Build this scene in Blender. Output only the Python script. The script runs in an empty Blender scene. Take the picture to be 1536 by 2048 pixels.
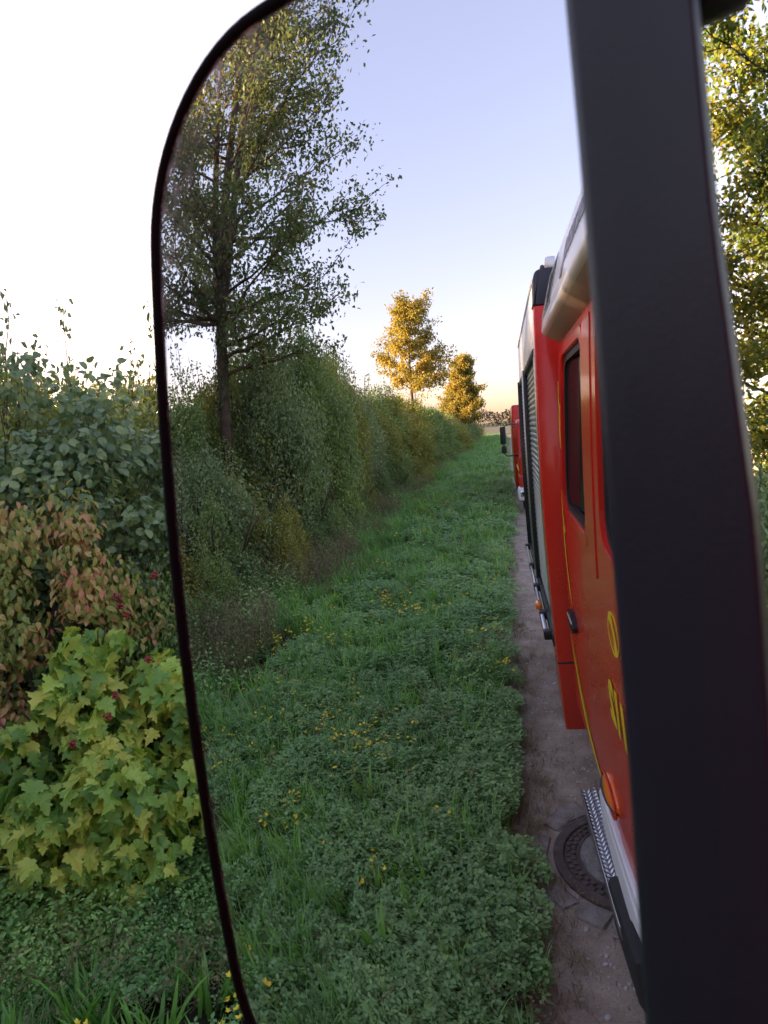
import bpy, bmesh, math, random
import numpy as np
from mathutils import Vector, Matrix
from mathutils.geometry import tessellate_polygon

rng = np.random.default_rng(7)
random.seed(7)
scene = bpy.context.scene
COL = scene.collection

# ------------------------------------------------------------------ camera
F = 1479.0
YAW, PITCH, ROLL = math.radians(65), -0.03259, -0.02175
cf = np.array([-math.sin(YAW) * math.cos(PITCH), math.cos(YAW) * math.cos(PITCH), math.sin(PITCH)])
cu0 = np.array([math.cos(YAW), math.sin(YAW), 0.0])
cp0 = np.cross(cu0, cf)
cu = cu0 * math.cos(ROLL) + cp0 * math.sin(ROLL)
cp = cp0 * math.cos(ROLL) - cu0 * math.sin(ROLL)
CAMPOS = np.array([0.0, 0.0, 2.2])
cam = bpy.data.cameras.new('camera')
cam_ob = bpy.data.objects.new('camera', cam)
COL.objects.link(cam_ob)
mw = Matrix(((cu[0], cp[0], -cf[0], CAMPOS[0]), (cu[1], cp[1], -cf[1], CAMPOS[1]),
             (cu[2], cp[2], -cf[2], CAMPOS[2]), (0, 0, 0, 1)))
cam_ob.matrix_world = mw
cam.sensor_fit = 'VERTICAL'
cam.sensor_height = 36.0
cam.sensor_width = 27.0
cam.lens = F * 36.0 / 2048.0
cam.clip_start = 0.01
cam.clip_end = 6000
cam.dof.use_dof = True
cam.dof.focus_distance = 1.02
cam.dof.aperture_fstop = 17.0
scene.camera = cam_ob

# ------------------------------------------------------------------ light
SUN_YAW = math.radians(72)          # left of straight ahead
SUN_EL = math.radians(5.0)
world = bpy.data.worlds.new('World')
scene.world = world
world.use_nodes = True
wn = world.node_tree
wn.nodes.clear()
sky = wn.nodes.new('ShaderNodeTexSky')
sky.sky_type = 'NISHITA'
sky.sun_disc = False
sky.sun_elevation = SUN_EL
sky.sun_rotation = -SUN_YAW
sky.air_density = 1.0
sky.dust_density = 1.0
sky.ozone_density = 1.6
bg = wn.nodes.new('ShaderNodeBackground')
bg.inputs['Strength'].default_value = 0.15
wo = wn.nodes.new('ShaderNodeOutputWorld')
hsv = wn.nodes.new('ShaderNodeHueSaturation')
hsv.inputs['Saturation'].default_value = 0.97
wn.links.new(sky.outputs[0], hsv.inputs['Color'])
gam = wn.nodes.new('ShaderNodeGamma')      # a hazy sky: less spread between horizon and zenith, all round
gam.inputs['Gamma'].default_value = 0.62
wn.links.new(hsv.outputs[0], gam.inputs[0])
wb = wn.nodes.new('ShaderNodeMix')            # the camera's white balance, over the whole sky alike
wb.data_type = 'RGBA'
wb.blend_type = 'MULTIPLY'
wb.inputs[0].default_value = 1.0
wb.inputs[7].default_value = (1.03, 0.90, 1.0, 1)
wn.links.new(gam.outputs[0], wb.inputs[6])
wn.links.new(wb.outputs[2], bg.inputs[0])
wn.links.new(bg.outputs[0], wo.inputs[0])
sun = bpy.data.lights.new('sun', 'SUN')
sun.energy = 5.0
sun.angle = math.radians(0.6)
sun.color = (1.0, 0.66, 0.33)
sun_ob = bpy.data.objects.new('sun', sun)
sd = Vector((-math.sin(SUN_YAW) * math.cos(SUN_EL), math.cos(SUN_YAW) * math.cos(SUN_EL), math.sin(SUN_EL)))
sun_ob.rotation_euler = sd.to_track_quat('Z', 'Y').to_euler()
sun_ob.location = (-40, 20, 30)
COL.objects.link(sun_ob)
scene.view_settings.view_transform = 'Standard'
scene.view_settings.look = 'None'
scene.view_settings.gamma = 1
scene.view_settings.use_curve_mapping = False
scene.view_settings.exposure = 2.6
scene.cycles.max_bounces = 10
scene.cycles.transmission_bounces = 6
scene.cycles.glossy_bounces = 5
scene.cycles.diffuse_bounces = 4


# ------------------------------------------------------------------ materials
def new_mat(name):
    m = bpy.data.materials.new(name)
    m.use_nodes = True
    nt = m.node_tree
    p = nt.nodes['Principled BSDF']
    return m, nt, p


def setin(p, **kw):
    for k, v in kw.items():
        k = k.replace('_', ' ')
        if k in p.inputs:
            p.inputs[k].default_value = v


def ramp(nt, stops):
    r = nt.nodes.new('ShaderNodeValToRGB')
    el = r.color_ramp.elements
    while len(el) < len(stops):
        el.new(0.5)
    for e, (pos, c) in zip(el, stops):
        e.position = pos
        e.color = (c[0], c[1], c[2], 1)
    return r


def noise(nt, scale, detail=3, rough=0.55, coord='Position', vec=None):
    n = nt.nodes.new('ShaderNodeTexNoise')
    n.inputs['Scale'].default_value = scale
    n.inputs['Detail'].default_value = detail
    n.inputs['Roughness'].default_value = rough
    if coord == 'Position':
        g = nt.nodes.new('ShaderNodeNewGeometry')
        nt.links.new(g.outputs['Position'], n.inputs['Vector'])
    else:
        g = nt.nodes.new('ShaderNodeTexCoord')
        nt.links.new(g.outputs['Object'], n.inputs['Vector'])
    return n


def math_node(nt, op, a, b=None, clamp=False):
    m = nt.nodes.new('ShaderNodeMath')
    m.operation = op
    m.use_clamp = clamp
    for i, v in enumerate((a, b)):
        if v is None:
            continue
        if isinstance(v, (int, float)):
            m.inputs[i].default_value = v
        else:
            nt.links.new(v, m.inputs[i])
    return m.outputs[0]


def mixrgb(nt, fac, a, b, mode='MIX'):
    m = nt.nodes.new('ShaderNodeMix')
    m.data_type = 'RGBA'
    m.blend_type = mode
    for sock, v in ((m.inputs[0], fac), (m.inputs[6], a), (m.inputs[7], b)):
        if isinstance(v, (int, float)):
            sock.default_value = v
        elif isinstance(v, (tuple, list)):
            sock.default_value = (v[0], v[1], v[2], 1)
        else:
            nt.links.new(v, sock)
    return m.outputs[2]


def leaf_mat(name, stops, trans=0.35, rough=0.45, patch=0.6, wp=0.4, spec=0.35, objrand=False):
    """Leaves: colour differs leaf by leaf and, slowly, place by place."""
    m, nt, p = new_mat(name)
    g = nt.nodes.new('ShaderNodeNewGeometry')
    if objrand:
        oi = nt.nodes.new('ShaderNodeObjectInfo')
        a = math_node(nt, 'ADD', oi.outputs['Random'], g.outputs['Random Per Island'])
        a = math_node(nt, 'FRACT', a)
    else:
        a = g.outputs['Random Per Island']
    n = noise(nt, patch, 2)
    nb = math_node(nt, 'MULTIPLY_ADD', n.outputs[0], 2.2)
    nt.nodes[-1].inputs[2].default_value = -0.6
    nb = math_node(nt, 'MULTIPLY', math_node(nt, 'MAXIMUM', math_node(nt, 'MINIMUM', nb, 1.0), 0.0), wp)
    fac = math_node(nt, 'ADD', math_node(nt, 'MULTIPLY', a, 1 - wp), nb)
    r = ramp(nt, stops)
    nt.links.new(fac, r.inputs[0])
    nt.links.new(r.outputs[0], p.inputs['Base Color'])
    setin(p, Roughness=rough)
    p.inputs['Specular IOR Level'].default_value = spec
    tr = nt.nodes.new('ShaderNodeBsdfTranslucent')
    hs = nt.nodes.new('ShaderNodeHueSaturation')
    hs.inputs['Saturation'].default_value = 1.15
    hs.inputs['Value'].default_value = 1.5
    nt.links.new(r.outputs[0], hs.inputs['Color'])
    nt.links.new(hs.outputs[0], tr.inputs[0])
    mx = nt.nodes.new('ShaderNodeMixShader')
    mx.inputs[0].default_value = trans
    nt.links.new(p.outputs[0], mx.inputs[1])
    nt.links.new(tr.outputs[0], mx.inputs[2])
    nt.links.new(mx.outputs[0], nt.nodes['Material Output'].inputs[0])
    return m


def plain(name, col, rough=0.5, metal=0.0, coat=0.0, spec=0.5, var=0.0, vscale=20, bump=0.0, bscale=200):
    m, nt, p = new_mat(name)
    setin(p, Base_Color=(*col, 1), Roughness=rough, Metallic=metal)
    p.inputs['Specular IOR Level'].default_value = spec
    p.inputs['Coat Weight'].default_value = coat
    p.inputs['Coat Roughness'].default_value = 0.04
    if var:
        n = noise(nt, vscale, 5, 0.65)
        c = mixrgb(nt, n.outputs[0], tuple(x * (1 - var) for x in col), tuple(min(1, x * (1 + var)) for x in col))
        nt.links.new(c, p.inputs['Base Color'])
    if bump:
        n2 = noise(nt, bscale, 3)
        b = nt.nodes.new('ShaderNodeBump')
        b.inputs['Strength'].default_value = bump
        b.inputs['Distance'].default_value = 0.002
        nt.links.new(n2.outputs[0], b.inputs['Height'])
        nt.links.new(b.outputs[0], p.inputs['Normal'])
    return m


def red_paint(name, dust=0.35):
    m, nt, p = new_mat(name)
    n1 = noise(nt, 3.0, 4, 0.6)
    n2 = noise(nt, 70.0, 5, 0.75)
    geo = nt.nodes.new('ShaderNodeNewGeometry')
    sep = nt.nodes.new('ShaderNodeSeparateXYZ')
    nt.links.new(geo.outputs['Position'], sep.inputs[0])
    hgt = nt.nodes.new('ShaderNodeMapRange')
    hgt.inputs[1].default_value = 1.9
    hgt.inputs[2].default_value = 0.7
    nt.links.new(sep.outputs[2], hgt.inputs[0])
    spk = ramp(nt, [(0.50, (0, 0, 0)), (0.72, (1, 1, 1))])
    nt.links.new(n2.outputs[0], spk.inputs[0])
    d = math_node(nt, 'MULTIPLY', hgt.outputs[0], math_node(nt, 'MULTIPLY', n1.outputs[0], dust))
    d2 = math_node(nt, 'MULTIPLY', math_node(nt, 'MULTIPLY', spk.outputs[0], hgt.outputs[0]), dust * 0.9)
    fac = math_node(nt, 'ADD', d, d2, True)
    c = mixrgb(nt, fac, (0.62, 0.026, 0.017), (0.36, 0.14, 0.07))
    nt.links.new(c, p.inputs['Base Color'])
    ro = math_node(nt, 'MULTIPLY_ADD', fac, 0.5)
    nt.nodes[-1].inputs[2].default_value = 0.22
    nt.links.new(ro, p.inputs['Roughness'])
    p.inputs['Coat Weight'].default_value = 0.3
    p.inputs['Coat Roughness'].default_value = 0.06
    p.inputs['Specular IOR Level'].default_value = 0.35
    return m


M = {}
M['red'] = red_paint('red_paint')
M['red_far'] = red_paint('red_paint_clean', 0.1)
M['white'] = plain('white_paint', (0.80, 0.80, 0.82), 0.35, coat=0.3, var=0.05, vscale=6)
M['bumper'] = plain('white_bumper', (0.80, 0.80, 0.82), 0.5, var=0.07, vscale=9)
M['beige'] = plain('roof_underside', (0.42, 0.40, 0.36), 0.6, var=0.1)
M['black'] = plain('black_plastic', (0.013, 0.013, 0.016), 0.5, bump=0.15, bscale=500)
M['rimblack'] = plain('matt_black_rim', (0.010, 0.010, 0.013), 0.75, spec=0.08)
M['blackblue'] = plain('dark_blue_corner', (0.025, 0.032, 0.05), 0.5)
M['rubber'] = plain('rubber', (0.022, 0.022, 0.022), 0.75, var=0.3, vscale=30)
M['alu'] = plain('brushed_aluminium', (0.62, 0.63, 0.66), 0.3, metal=1.0, var=0.06)
M['galv'] = plain('galvanised_steel', (0.75, 0.76, 0.78), 0.45, metal=1.0, var=0.18, vscale=40)
M['shutter'] = plain('shutter_slats', (0.42, 0.46, 0.46), 0.35, metal=0.85, var=0.06)
M['yellow'] = plain('yellow_decal', (0.75, 0.60, 0.02), 0.4)
M['decal'] = plain('faded_blue_lettering', (0.30, 0.33, 0.42), 0.5)
M['ink'] = plain('black_lettering', (0.03, 0.03, 0.04), 0.5)
M['glassdark'] = plain('dark_window_glass', (0.012, 0.016, 0.018), 0.03, spec=0.4)
M['glassdark'].node_tree.nodes['Principled BSDF'].inputs['IOR'].default_value = 1.07     # dark-tinted panes; low index weakens their grazing reflections
M['chrome'] = plain('chrome', (0.8, 0.8, 0.82), 0.08, metal=1.0)
M['interior'] = plain('dark_interior', (0.02, 0.02, 0.022), 0.8)


def amber_mat():
    m, nt, p = new_mat('amber_lens')
    setin(p, Base_Color=(1.0, 0.22, 0.012, 1), Roughness=0.12)
    p.inputs['Coat Weight'].default_value = 1.0
    p.inputs['Subsurface Weight'].default_value = 0.3
    p.inputs['Subsurface Radius'].default_value = (0.02, 0.005, 0.001)
    return m


M['amber'] = amber_mat()


def bar_mat():
    m, nt, p = new_mat('grained_black_plastic')
    n = noise(nt, 1500.0, 3, 0.6)
    n2 = noise(nt, 22.0, 4, 0.6)
    v = nt.nodes.new('ShaderNodeTexVoronoi')
    v.inputs['Scale'].default_value = 900
    g = nt.nodes.new('ShaderNodeNewGeometry')
    nt.links.new(g.outputs['Position'], v.inputs['Vector'])
    c = mixrgb(nt, n2.outputs[0], (0.017, 0.016, 0.042), (0.030, 0.029, 0.068))
    # a few pale dust specks
    v2 = nt.nodes.new('ShaderNodeTexVoronoi')
    v2.inputs['Scale'].default_value = 38
    nt.links.new(g.outputs['Position'], v2.inputs['Vector'])
    sp = ramp(nt, [(0.0, (1, 1, 1)), (0.08, (0, 0, 0))])
    nt.links.new(v2.outputs['Distance'], sp.inputs[0])
    c = mixrgb(nt, math_node(nt, 'MULTIPLY', sp.outputs[0], 0.35), c, (0.3, 0.28, 0.28))
    nt.links.new(c, p.inputs['Base Color'])
    ro = math_node(nt, 'MULTIPLY_ADD', n2.outputs[0], 0.15)
    nt.nodes[-1].inputs[2].default_value = 0.30
    nt.links.new(ro, p.inputs['Roughness'])
    b = nt.nodes.new('ShaderNodeBump')
    b.inputs['Strength'].default_value = 0.16
    b.inputs['Distance'].default_value = 0.0003
    nt.links.new(math_node(nt, 'ADD', n.outputs[0], v.outputs['Distance']), b.inputs['Height'])
    nt.links.new(b.outputs[0], p.inputs['Normal'])
    p.inputs['Specular IOR Level'].default_value = 0.6
    return m


M['bar'] = bar_mat()


def mirror_mat():
    m, nt, p = new_mat('mirror_silver')
    setin(p, Base_Color=(0.93, 0.87, 0.93, 1), Metallic=1.0, Roughness=0.0)
    at = nt.nodes.new('ShaderNodeAttribute')
    at.attribute_name = 'rim_dirt'
    n = noise(nt, 90, 4, 0.6)
    n2 = noise(nt, 350, 3, 0.6)
    r = ramp(nt, [(0.50, (0, 0, 0)), (0.68, (1, 1, 1))])
    nt.links.new(n.outputs[0], r.inputs[0])
    fac = math_node(nt, 'MULTIPLY', at.outputs['Fac'], math_node(nt, 'ADD', math_node(nt, 'MULTIPLY', r.outputs[0], 0.55), 0.18))
    fac = math_node(nt, 'MULTIPLY', fac, math_node(nt, 'ADD', n2.outputs[0], 0.4), True)
    d = nt.nodes.new('ShaderNodeBsdfDiffuse')
    d.inputs[0].default_value = (0.5, 0.5, 0.52, 1)
    mx = nt.nodes.new('ShaderNodeMixShader')
    nt.links.new(fac, mx.inputs[0])
    nt.links.new(p.outputs[0], mx.inputs[1])
    nt.links.new(d.outputs[0], mx.inputs[2])
    nt.links.new(mx.outputs[0], nt.nodes['Material Output'].inputs[0])
    return m


M['mirror'] = mirror_mat()


def soil_mat(name, c1, c2, c3, s1=6, s2=120):
    m, nt, p = new_mat(name)
    n1 = noise(nt, s1, 6, 0.6)
    n2 = noise(nt, s2, 5, 0.7)
    r = ramp(nt, [(0.3, c1), (0.5, c2), (0.72, c3)])
    f = math_node(nt, 'ADD', math_node(nt, 'MULTIPLY', n1.outputs[0], 0.55), math_node(nt, 'MULTIPLY', n2.outputs[0], 0.45))
    nt.links.new(f, r.inputs[0])
    nt.links.new(r.outputs[0], p.inputs['Base Color'])
    setin(p, Roughness=0.9)
    p.inputs['Specular IOR Level'].default_value = 0.2
    b = nt.nodes.new('ShaderNodeBump')
    b.inputs['Strength'].default_value = 0.8
    b.inputs['Distance'].default_value = 0.012
    nt.links.new(f, b.inputs['Height'])
    nt.links.new(b.outputs[0], p.inputs['Normal'])
    return m


M['track'] = soil_mat('dirt_track', (0.17, 0.13, 0.10), (0.35, 0.28, 0.22), (0.56, 0.48, 0.40), 5, 90)
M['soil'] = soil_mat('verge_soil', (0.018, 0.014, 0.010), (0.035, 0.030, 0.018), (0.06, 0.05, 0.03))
M['meadow'] = soil_mat('field_ground', (0.05, 0.075, 0.025), (0.08, 0.105, 0.04), (0.13, 0.13, 0.06), 0.2, 3)
M['stubble'] = soil_mat('pale_field', (0.16, 0.17, 0.10), (0.22, 0.21, 0.13), (0.27, 0.25, 0.16), 0.3, 4)
M['concrete'] = soil_mat('worn_concrete', (0.09, 0.085, 0.075), (0.22, 0.21, 0.19), (0.34, 0.32, 0.30), 14, 60)
M['iron'] = soil_mat('rusty_iron', (0.05, 0.04, 0.036), (0.11, 0.085, 0.078), (0.20, 0.16, 0.145), 20, 140)
M['stone'] = soil_mat('grey_sett', (0.14, 0.12, 0.105), (0.27, 0.235, 0.21), (0.40, 0.36, 0.33), 12, 80)
M['bark'] = soil_mat('bark', (0.03, 0.022, 0.016), (0.075, 0.055, 0.04), (0.13, 0.10, 0.075), 9, 60)
M['twig'] = plain('twig', (0.07, 0.045, 0.03), 0.8, var=0.3, vscale=15)
M['drytwig'] = plain('dry_twig', (0.26, 0.21, 0.15), 0.8, var=0.25, vscale=15)

G = lambda *c: c
M['oak'] = leaf_mat('tree_leaves', [(0.0, (0.055, 0.098, 0.041)), (0.5, (0.104, 0.159, 0.055)), (0.8, (0.178, 0.188, 0.066)), (1.0, (0.320, 0.225, 0.066))], 0.35, 0.45, 0.5, 0.35)
M['gold'] = leaf_mat('autumn_tree_leaves', [(0.0, (0.119, 0.145, 0.047)), (0.45, (0.255, 0.238, 0.068)), (0.8, (0.391, 0.306, 0.085)), (1.0, (0.442, 0.306, 0.068))], 0.55, 0.45, 0.5, 0.35)
M['golden_green'] = leaf_mat('sunny_tree_leaves', [(0.0, (0.06, 0.10, 0.035)), (0.5, (0.11, 0.15, 0.045)), (0.8, (0.22, 0.20, 0.045)), (1.0, (0.38, 0.25, 0.04))], 0.5, 0.45, 0.45, 0.5)
M['shrub_a'] = leaf_mat('hedge_leaves', [(0.0, (0.111, 0.183, 0.068)), (0.5, (0.211, 0.312, 0.104)), (0.85, (0.376, 0.440, 0.130)), (1.0, (0.571, 0.456, 0.139))], 0.3, 0.45, 0.5, 0.5)
M['shrub_b'] = leaf_mat('olive_hedge_leaves', [(0.0, (0.129, 0.161, 0.051)), (0.5, (0.273, 0.299, 0.075)), (0.8, (0.437, 0.392, 0.089)), (1.0, (0.616, 0.315, 0.100))], 0.3, 0.5, 0.6, 0.5)
M['shrub_c'] = leaf_mat('dark_hedge_leaves', [(0.0, (0.124, 0.193, 0.094)), (0.6, (0.245, 0.332, 0.145)), (1.0, (0.458, 0.477, 0.213))], 0.25, 0.4, 0.6, 0.5)
M['ivy'] = leaf_mat('ivy_leaves', [(0.0, (0.03, 0.055, 0.02)), (1.0, (0.08, 0.11, 0.04))], 0.2, 0.4)
M['viburnum'] = leaf_mat('guelder_rose_leaves', [(0.0, (0.087, 0.189, 0.070)), (0.35, (0.206, 0.348, 0.087)), (0.6, (0.411, 0.538, 0.111)), (0.80, (0.600, 0.600, 0.134)), (0.88, (0.600, 0.569, 0.127)), (1.0, (0.600, 0.189, 0.095))], 0.3, 0.5, 2.0, 0.35, objrand=True)
M['dogwood'] = leaf_mat('reddening_dogwood_leaves', [(0.0, (0.12, 0.17, 0.055)), (0.42, (0.28, 0.32, 0.085)), (0.60, (0.46, 0.38, 0.12)), (0.78, (0.58, 0.30, 0.16)), (0.92, (0.58, 0.17, 0.16)), (1.0, (0.54, 0.08, 0.14))], 0.3, 0.5, 3.2, 0.5, objrand=True)
M['hazel'] = leaf_mat('hazel_leaves', [(0.0, (0.08, 0.13, 0.07)), (0.5, (0.17, 0.24, 0.11)), (0.85, (0.27, 0.33, 0.13)), (1.0, (0.45, 0.40, 0.09))], 0.3, 0.36, 1.8, 0.4, spec=0.7, objrand=True)
M['willow'] = leaf_mat('pale_shrub_leaves', [(0.0, (0.10, 0.14, 0.07)), (0.6, (0.19, 0.23, 0.11)), (1.0, (0.28, 0.27, 0.12))], 0.4, 0.5, 1.5, 0.4)
M['herb'] = leaf_mat('undergrowth_leaves', [(0.0, (0.131, 0.240, 0.098)), (0.5, (0.285, 0.480, 0.155)), (0.85, (0.480, 0.600, 0.199)), (1.0, (0.600, 0.480, 0.240))], 0.3, 0.5, 2.5, 0.5)
M['clover'] = leaf_mat('clover_leaves', [(0.0, (0.131, 0.243, 0.093)), (0.5, (0.221, 0.387, 0.145)), (0.9, (0.351, 0.533, 0.188)), (1.0, (0.520, 0.615, 0.223))], 0.25, 0.5, 1.2, 0.4, spec=0.3)
M['grass'] = leaf_mat('grass_blades', [(0.0, (0.113, 0.227, 0.079)), (0.5, (0.213, 0.411, 0.121)), (0.9, (0.340, 0.537, 0.157)), (1.0, (0.600, 0.600, 0.283))], 0.35, 0.45, 1.3, 0.45)
M['broad'] = leaf_mat('broad_blades', [(0.0, (0.136, 0.269, 0.067)), (0.6, (0.224, 0.449, 0.089)), (1.0, (0.337, 0.539, 0.136))], 0.35, 0.4, 1.3, 0.3)
M['straw'] = leaf_mat('dry_stalks', [(0.0, (0.14, 0.10, 0.06)), (0.4, (0.22, 0.17, 0.10)), (0.7, (0.32, 0.27, 0.16)), (1.0, (0.14, 0.19, 0.07))], 0.25, 0.6, 0.7, 0.3)
M['flower'] = plain('yellow_petals', (0.85, 0.66, 0.05), 0.5)
M['berry'] = plain('red_berries', (0.22, 0.006, 0.008), 0.25, coat=0.3)
M['pebble'] = leaf_mat('pebbles', [(0.0, (0.123, 0.105, 0.097)), (0.6, (0.298, 0.273, 0.263)), (1.0, (0.600, 0.597, 0.579))], 0.0, 0.8, 1.0, 0.2)
M['far'] = leaf_mat('distant_leaves', [(0.0, (0.06, 0.07, 0.06)), (1.0, (0.12, 0.11, 0.09))], 0.2, 0.7, 0.05, 0.5)


# ------------------------------------------------------------------ helpers
WLOC = {}


def link(o, parent=None):
    COL.objects.link(o)
    if parent is not None:
        o.parent = parent
        base = WLOC.get(parent.name, Vector((0, 0, 0)))
        o.location = Vector(o.location) - base
        WLOC[o.name] = base + o.location
    else:
        WLOC[o.name] = Vector(o.location)
    return o


def empty(name, loc):
    o = bpy.data.objects.new(name, None)
    o.location = loc
    o.empty_display_size = 0.2
    COL.objects.link(o)
    WLOC[o.name] = Vector(loc)
    return o


def tag(o, label=None, cat=None, group=None, kind=None):
    for k, v in (('label', label), ('category', cat), ('group', group), ('kind', kind)):
        if v:
            o[k] = v
    return o


def mesh_ob(name, verts, faces, mat, parent=None, smooth=False, loc=None):
    me = bpy.data.meshes.new(name)
    me.from_pydata([tuple(v) for v in verts], [], faces)
    me.validate()
    for mm in (mat if isinstance(mat, (list, tuple)) else [mat]):
        me.materials.append(mm)
    if smooth:
        me.shade_smooth()
    o = bpy.data.objects.new(name, me)
    if loc is not None:
        o.location = loc
    return link(o, parent)


def bm_ob(name, bm, mat, parent=None, smooth=False):
    me = bpy.data.meshes.new(name)
    bmesh.ops.recalc_face_normals(bm, faces=bm.faces)
    bm.to_mesh(me)
    bm.free()
    for mm in (mat if isinstance(mat, (list, tuple)) else [mat]):
        me.materials.append(mm)
    if smooth:
        me.shade_smooth()
        me.set_sharp_from_angle(angle=math.radians(40))
    return link(bpy.data.objects.new(name, me), parent)


def add_box(bm, x0, x1, y0, y1, z0, z1, bev=0.0, seg=2):
    r = bmesh.ops.create_cube(bm, size=1)
    vs = r['verts']
    for v in vs:
        v.co = Vector(((x0 + x1) / 2 + v.co.x * abs(x1 - x0), (y0 + y1) / 2 + v.co.y * abs(y1 - y0), (z0 + z1) / 2 + v.co.z * abs(z1 - z0)))
    if bev:
        es = list({e for v in vs for e in v.link_edges})
        bmesh.ops.bevel(bm, geom=es, offset=bev, segments=seg, affect='EDGES', profile=0.5)


def box(name, x0, x1, y0, y1, z0, z1, mat, parent=None, bev=0.01):
    bm = bmesh.new()
    add_box(bm, x0, x1, y0, y1, z0, z1, bev)
    return bm_ob(name, bm, mat, parent, True)


def add_prism(bm, prof, y0, y1, axis='y', bev=0.0):
    """Closed profile (x,z) swept from y0 to y1 (or (y,z) along x)."""
    mk = (lambda a, b, t: (a, t, b)) if axis == 'y' else (lambda a, b, t: (t, a, b))
    A = [bm.verts.new(mk(a, b, y0)) for a, b in prof]
    B = [bm.verts.new(mk(a, b, y1)) for a, b in prof]
    n = len(prof)
    bm.faces.new(A)
    bm.faces.new(B[::-1])
    for i in range(n):
        bm.faces.new((A[i], A[(i + 1) % n], B[(i + 1) % n], B[i]))
    if bev:
        bmesh.ops.bevel(bm, geom=list({e for v in A + B for e in v.link_edges}), offset=bev, segments=2, affect='EDGES', profile=0.5)


def prism(name, prof, y0, y1, mat, parent=None, axis='y', bev=0.0):
    bm = bmesh.new()
    add_prism(bm, prof, y0, y1, axis, bev)
    return bm_ob(name, bm, mat, parent, True)


def tube_arrays(pts, radii, sides=8):
    pts = np.asarray(pts, float)
    n = len(pts)
    radii = np.broadcast_to(np.asarray(radii, float), (n,))
    T = np.gradient(pts, axis=0)
    T /= np.linalg.norm(T, axis=1)[:, None] + 1e-9
    ref = np.array([0.0, 0.0, 1.0]) if abs(T[0] @ [0, 0, 1]) < 0.9 else np.array([1.0, 0, 0])
    V = []
    X = np.cross(T[0], ref)
    X /= np.linalg.norm(X)
    for i in range(n):
        X = X - T[i] * (X @ T[i])
        X /= np.linalg.norm(X) + 1e-9
        Y = np.cross(T[i], X)
        a = np.arange(sides) * 2 * np.pi / sides
        V.append(pts[i] + radii[i] * (np.cos(a)[:, None] * X + np.sin(a)[:, None] * Y))
    V = np.concatenate(V)
    Fc = []
    for i in range(n - 1):
        for k in range(sides):
            k2 = (k + 1) % sides
            Fc.append((i * sides + k, i * sides + k2, (i + 1) * sides + k2, (i + 1) * sides + k))
    Fc.append(tuple(range(sides))[::-1])
    Fc.append(tuple((n - 1) * sides + k for k in range(sides)))
    return V, Fc


def tubes(name, lst, mat, parent=None):
    V, Fc, off = [], [], 0
    for pts, r, s in lst:
        v, f = tube_arrays(pts, r, s)
        V.append(v)
        Fc += [tuple(i + off for i in q) for q in f]
        off += len(v)
    return mesh_ob(name, np.concatenate(V), Fc, mat, parent, True)


def round_poly(pts, r, seg=5):
    """Rounded corners for a closed 2-D polygon; r a number or a list."""
    out = []
    n = len(pts)
    for i in range(n):
        p0, p1, p2 = np.array(pts[i - 1], float), np.array(pts[i], float), np.array(pts[(i + 1) % n], float)
        rr = r[i] if isinstance(r, (list, tuple)) else r
        a, b = p0 - p1, p2 - p1
        la, lb = np.linalg.norm(a), np.linalg.norm(b)
        a, b = a / la, b / lb
        d = min(rr, la * 0.48, lb * 0.48)
        s, e = p1 + a * d, p1 + b * d
        for k in range(seg + 1):
            t = k / seg
            out.append(tuple((1 - t) ** 2 * s + 2 * t * (1 - t) * p1 + t * t * e))
    return out


def cloud_arrays(tv, tf, P, T, N, S):
    P, T, N = np.asarray(P), np.asarray(T), np.asarray(N)
    T = T / (np.linalg.norm(T, axis=1)[:, None] + 1e-9)
    X = np.cross(T, N)
    X /= np.linalg.norm(X, axis=1)[:, None] + 1e-9
    N = np.cross(X, T)
    tv = np.asarray(tv, float)
    V = P[:, None, :] + S[:, None, None] * (tv[None, :, 0, None] * X[:, None, :] + tv[None, :, 1, None] * T[:, None, :] + tv[None, :, 2, None] * N[:, None, :])
    k = len(tv)
    tf = np.asarray(tf)
    Fc = (tf[None] + (np.arange(len(P)) * k)[:, None, None]).reshape(-1, tf.shape[1])
    return V.reshape(-1, 3), Fc


def np_mesh(name, V, Fc, mats, matidx=None):
    me = bpy.data.meshes.new(name)
    nf, k = Fc.shape
    me.vertices.add(len(V))
    me.vertices.foreach_set('co', np.ascontiguousarray(V, dtype=np.float32).ravel())
    me.loops.add(nf * k)
    me.loops.foreach_set('vertex_index', np.ascontiguousarray(Fc, dtype=np.int32).ravel())
    me.polygons.add(nf)
    me.polygons.foreach_set('loop_start', np.arange(0, nf * k, k, dtype=np.int32))
    for mm in (mats if isinstance(mats, (list, tuple)) else [mats]):
        me.materials.append(mm)
    if matidx is not None:
        me.polygons.foreach_set('material_index', np.ascontiguousarray(matidx, dtype=np.int32))
    me.update(calc_edges=True)
    return me


def tri(Fq):
    out = []
    for f in Fq:
        for i in range(1, len(f) - 1):
            out.append((f[0], f[i], f[i + 1]))
    return np.array(out, dtype=np.int64)


LEAF4 = ([(0, 0, 0), (0.27, 0.42, 0.07), (0, 1, -0.08), (-0.27, 0.42, 0.07), (0, 0.5, 0)], [(0, 1, 4), (1, 2, 4), (2, 3, 4), (3, 0, 4)])
LEAF2 = ([(0, 0, 0), (0.3, 0.48, 0.07), (0, 1, -0.08), (-0.3, 0.48, 0.07)], [(0, 1, 2), (0, 2, 3)])


def unit(n):
    v = rng.normal(size=(n, 3))
    return v / np.linalg.norm(v, axis=1)[:, None]


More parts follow.
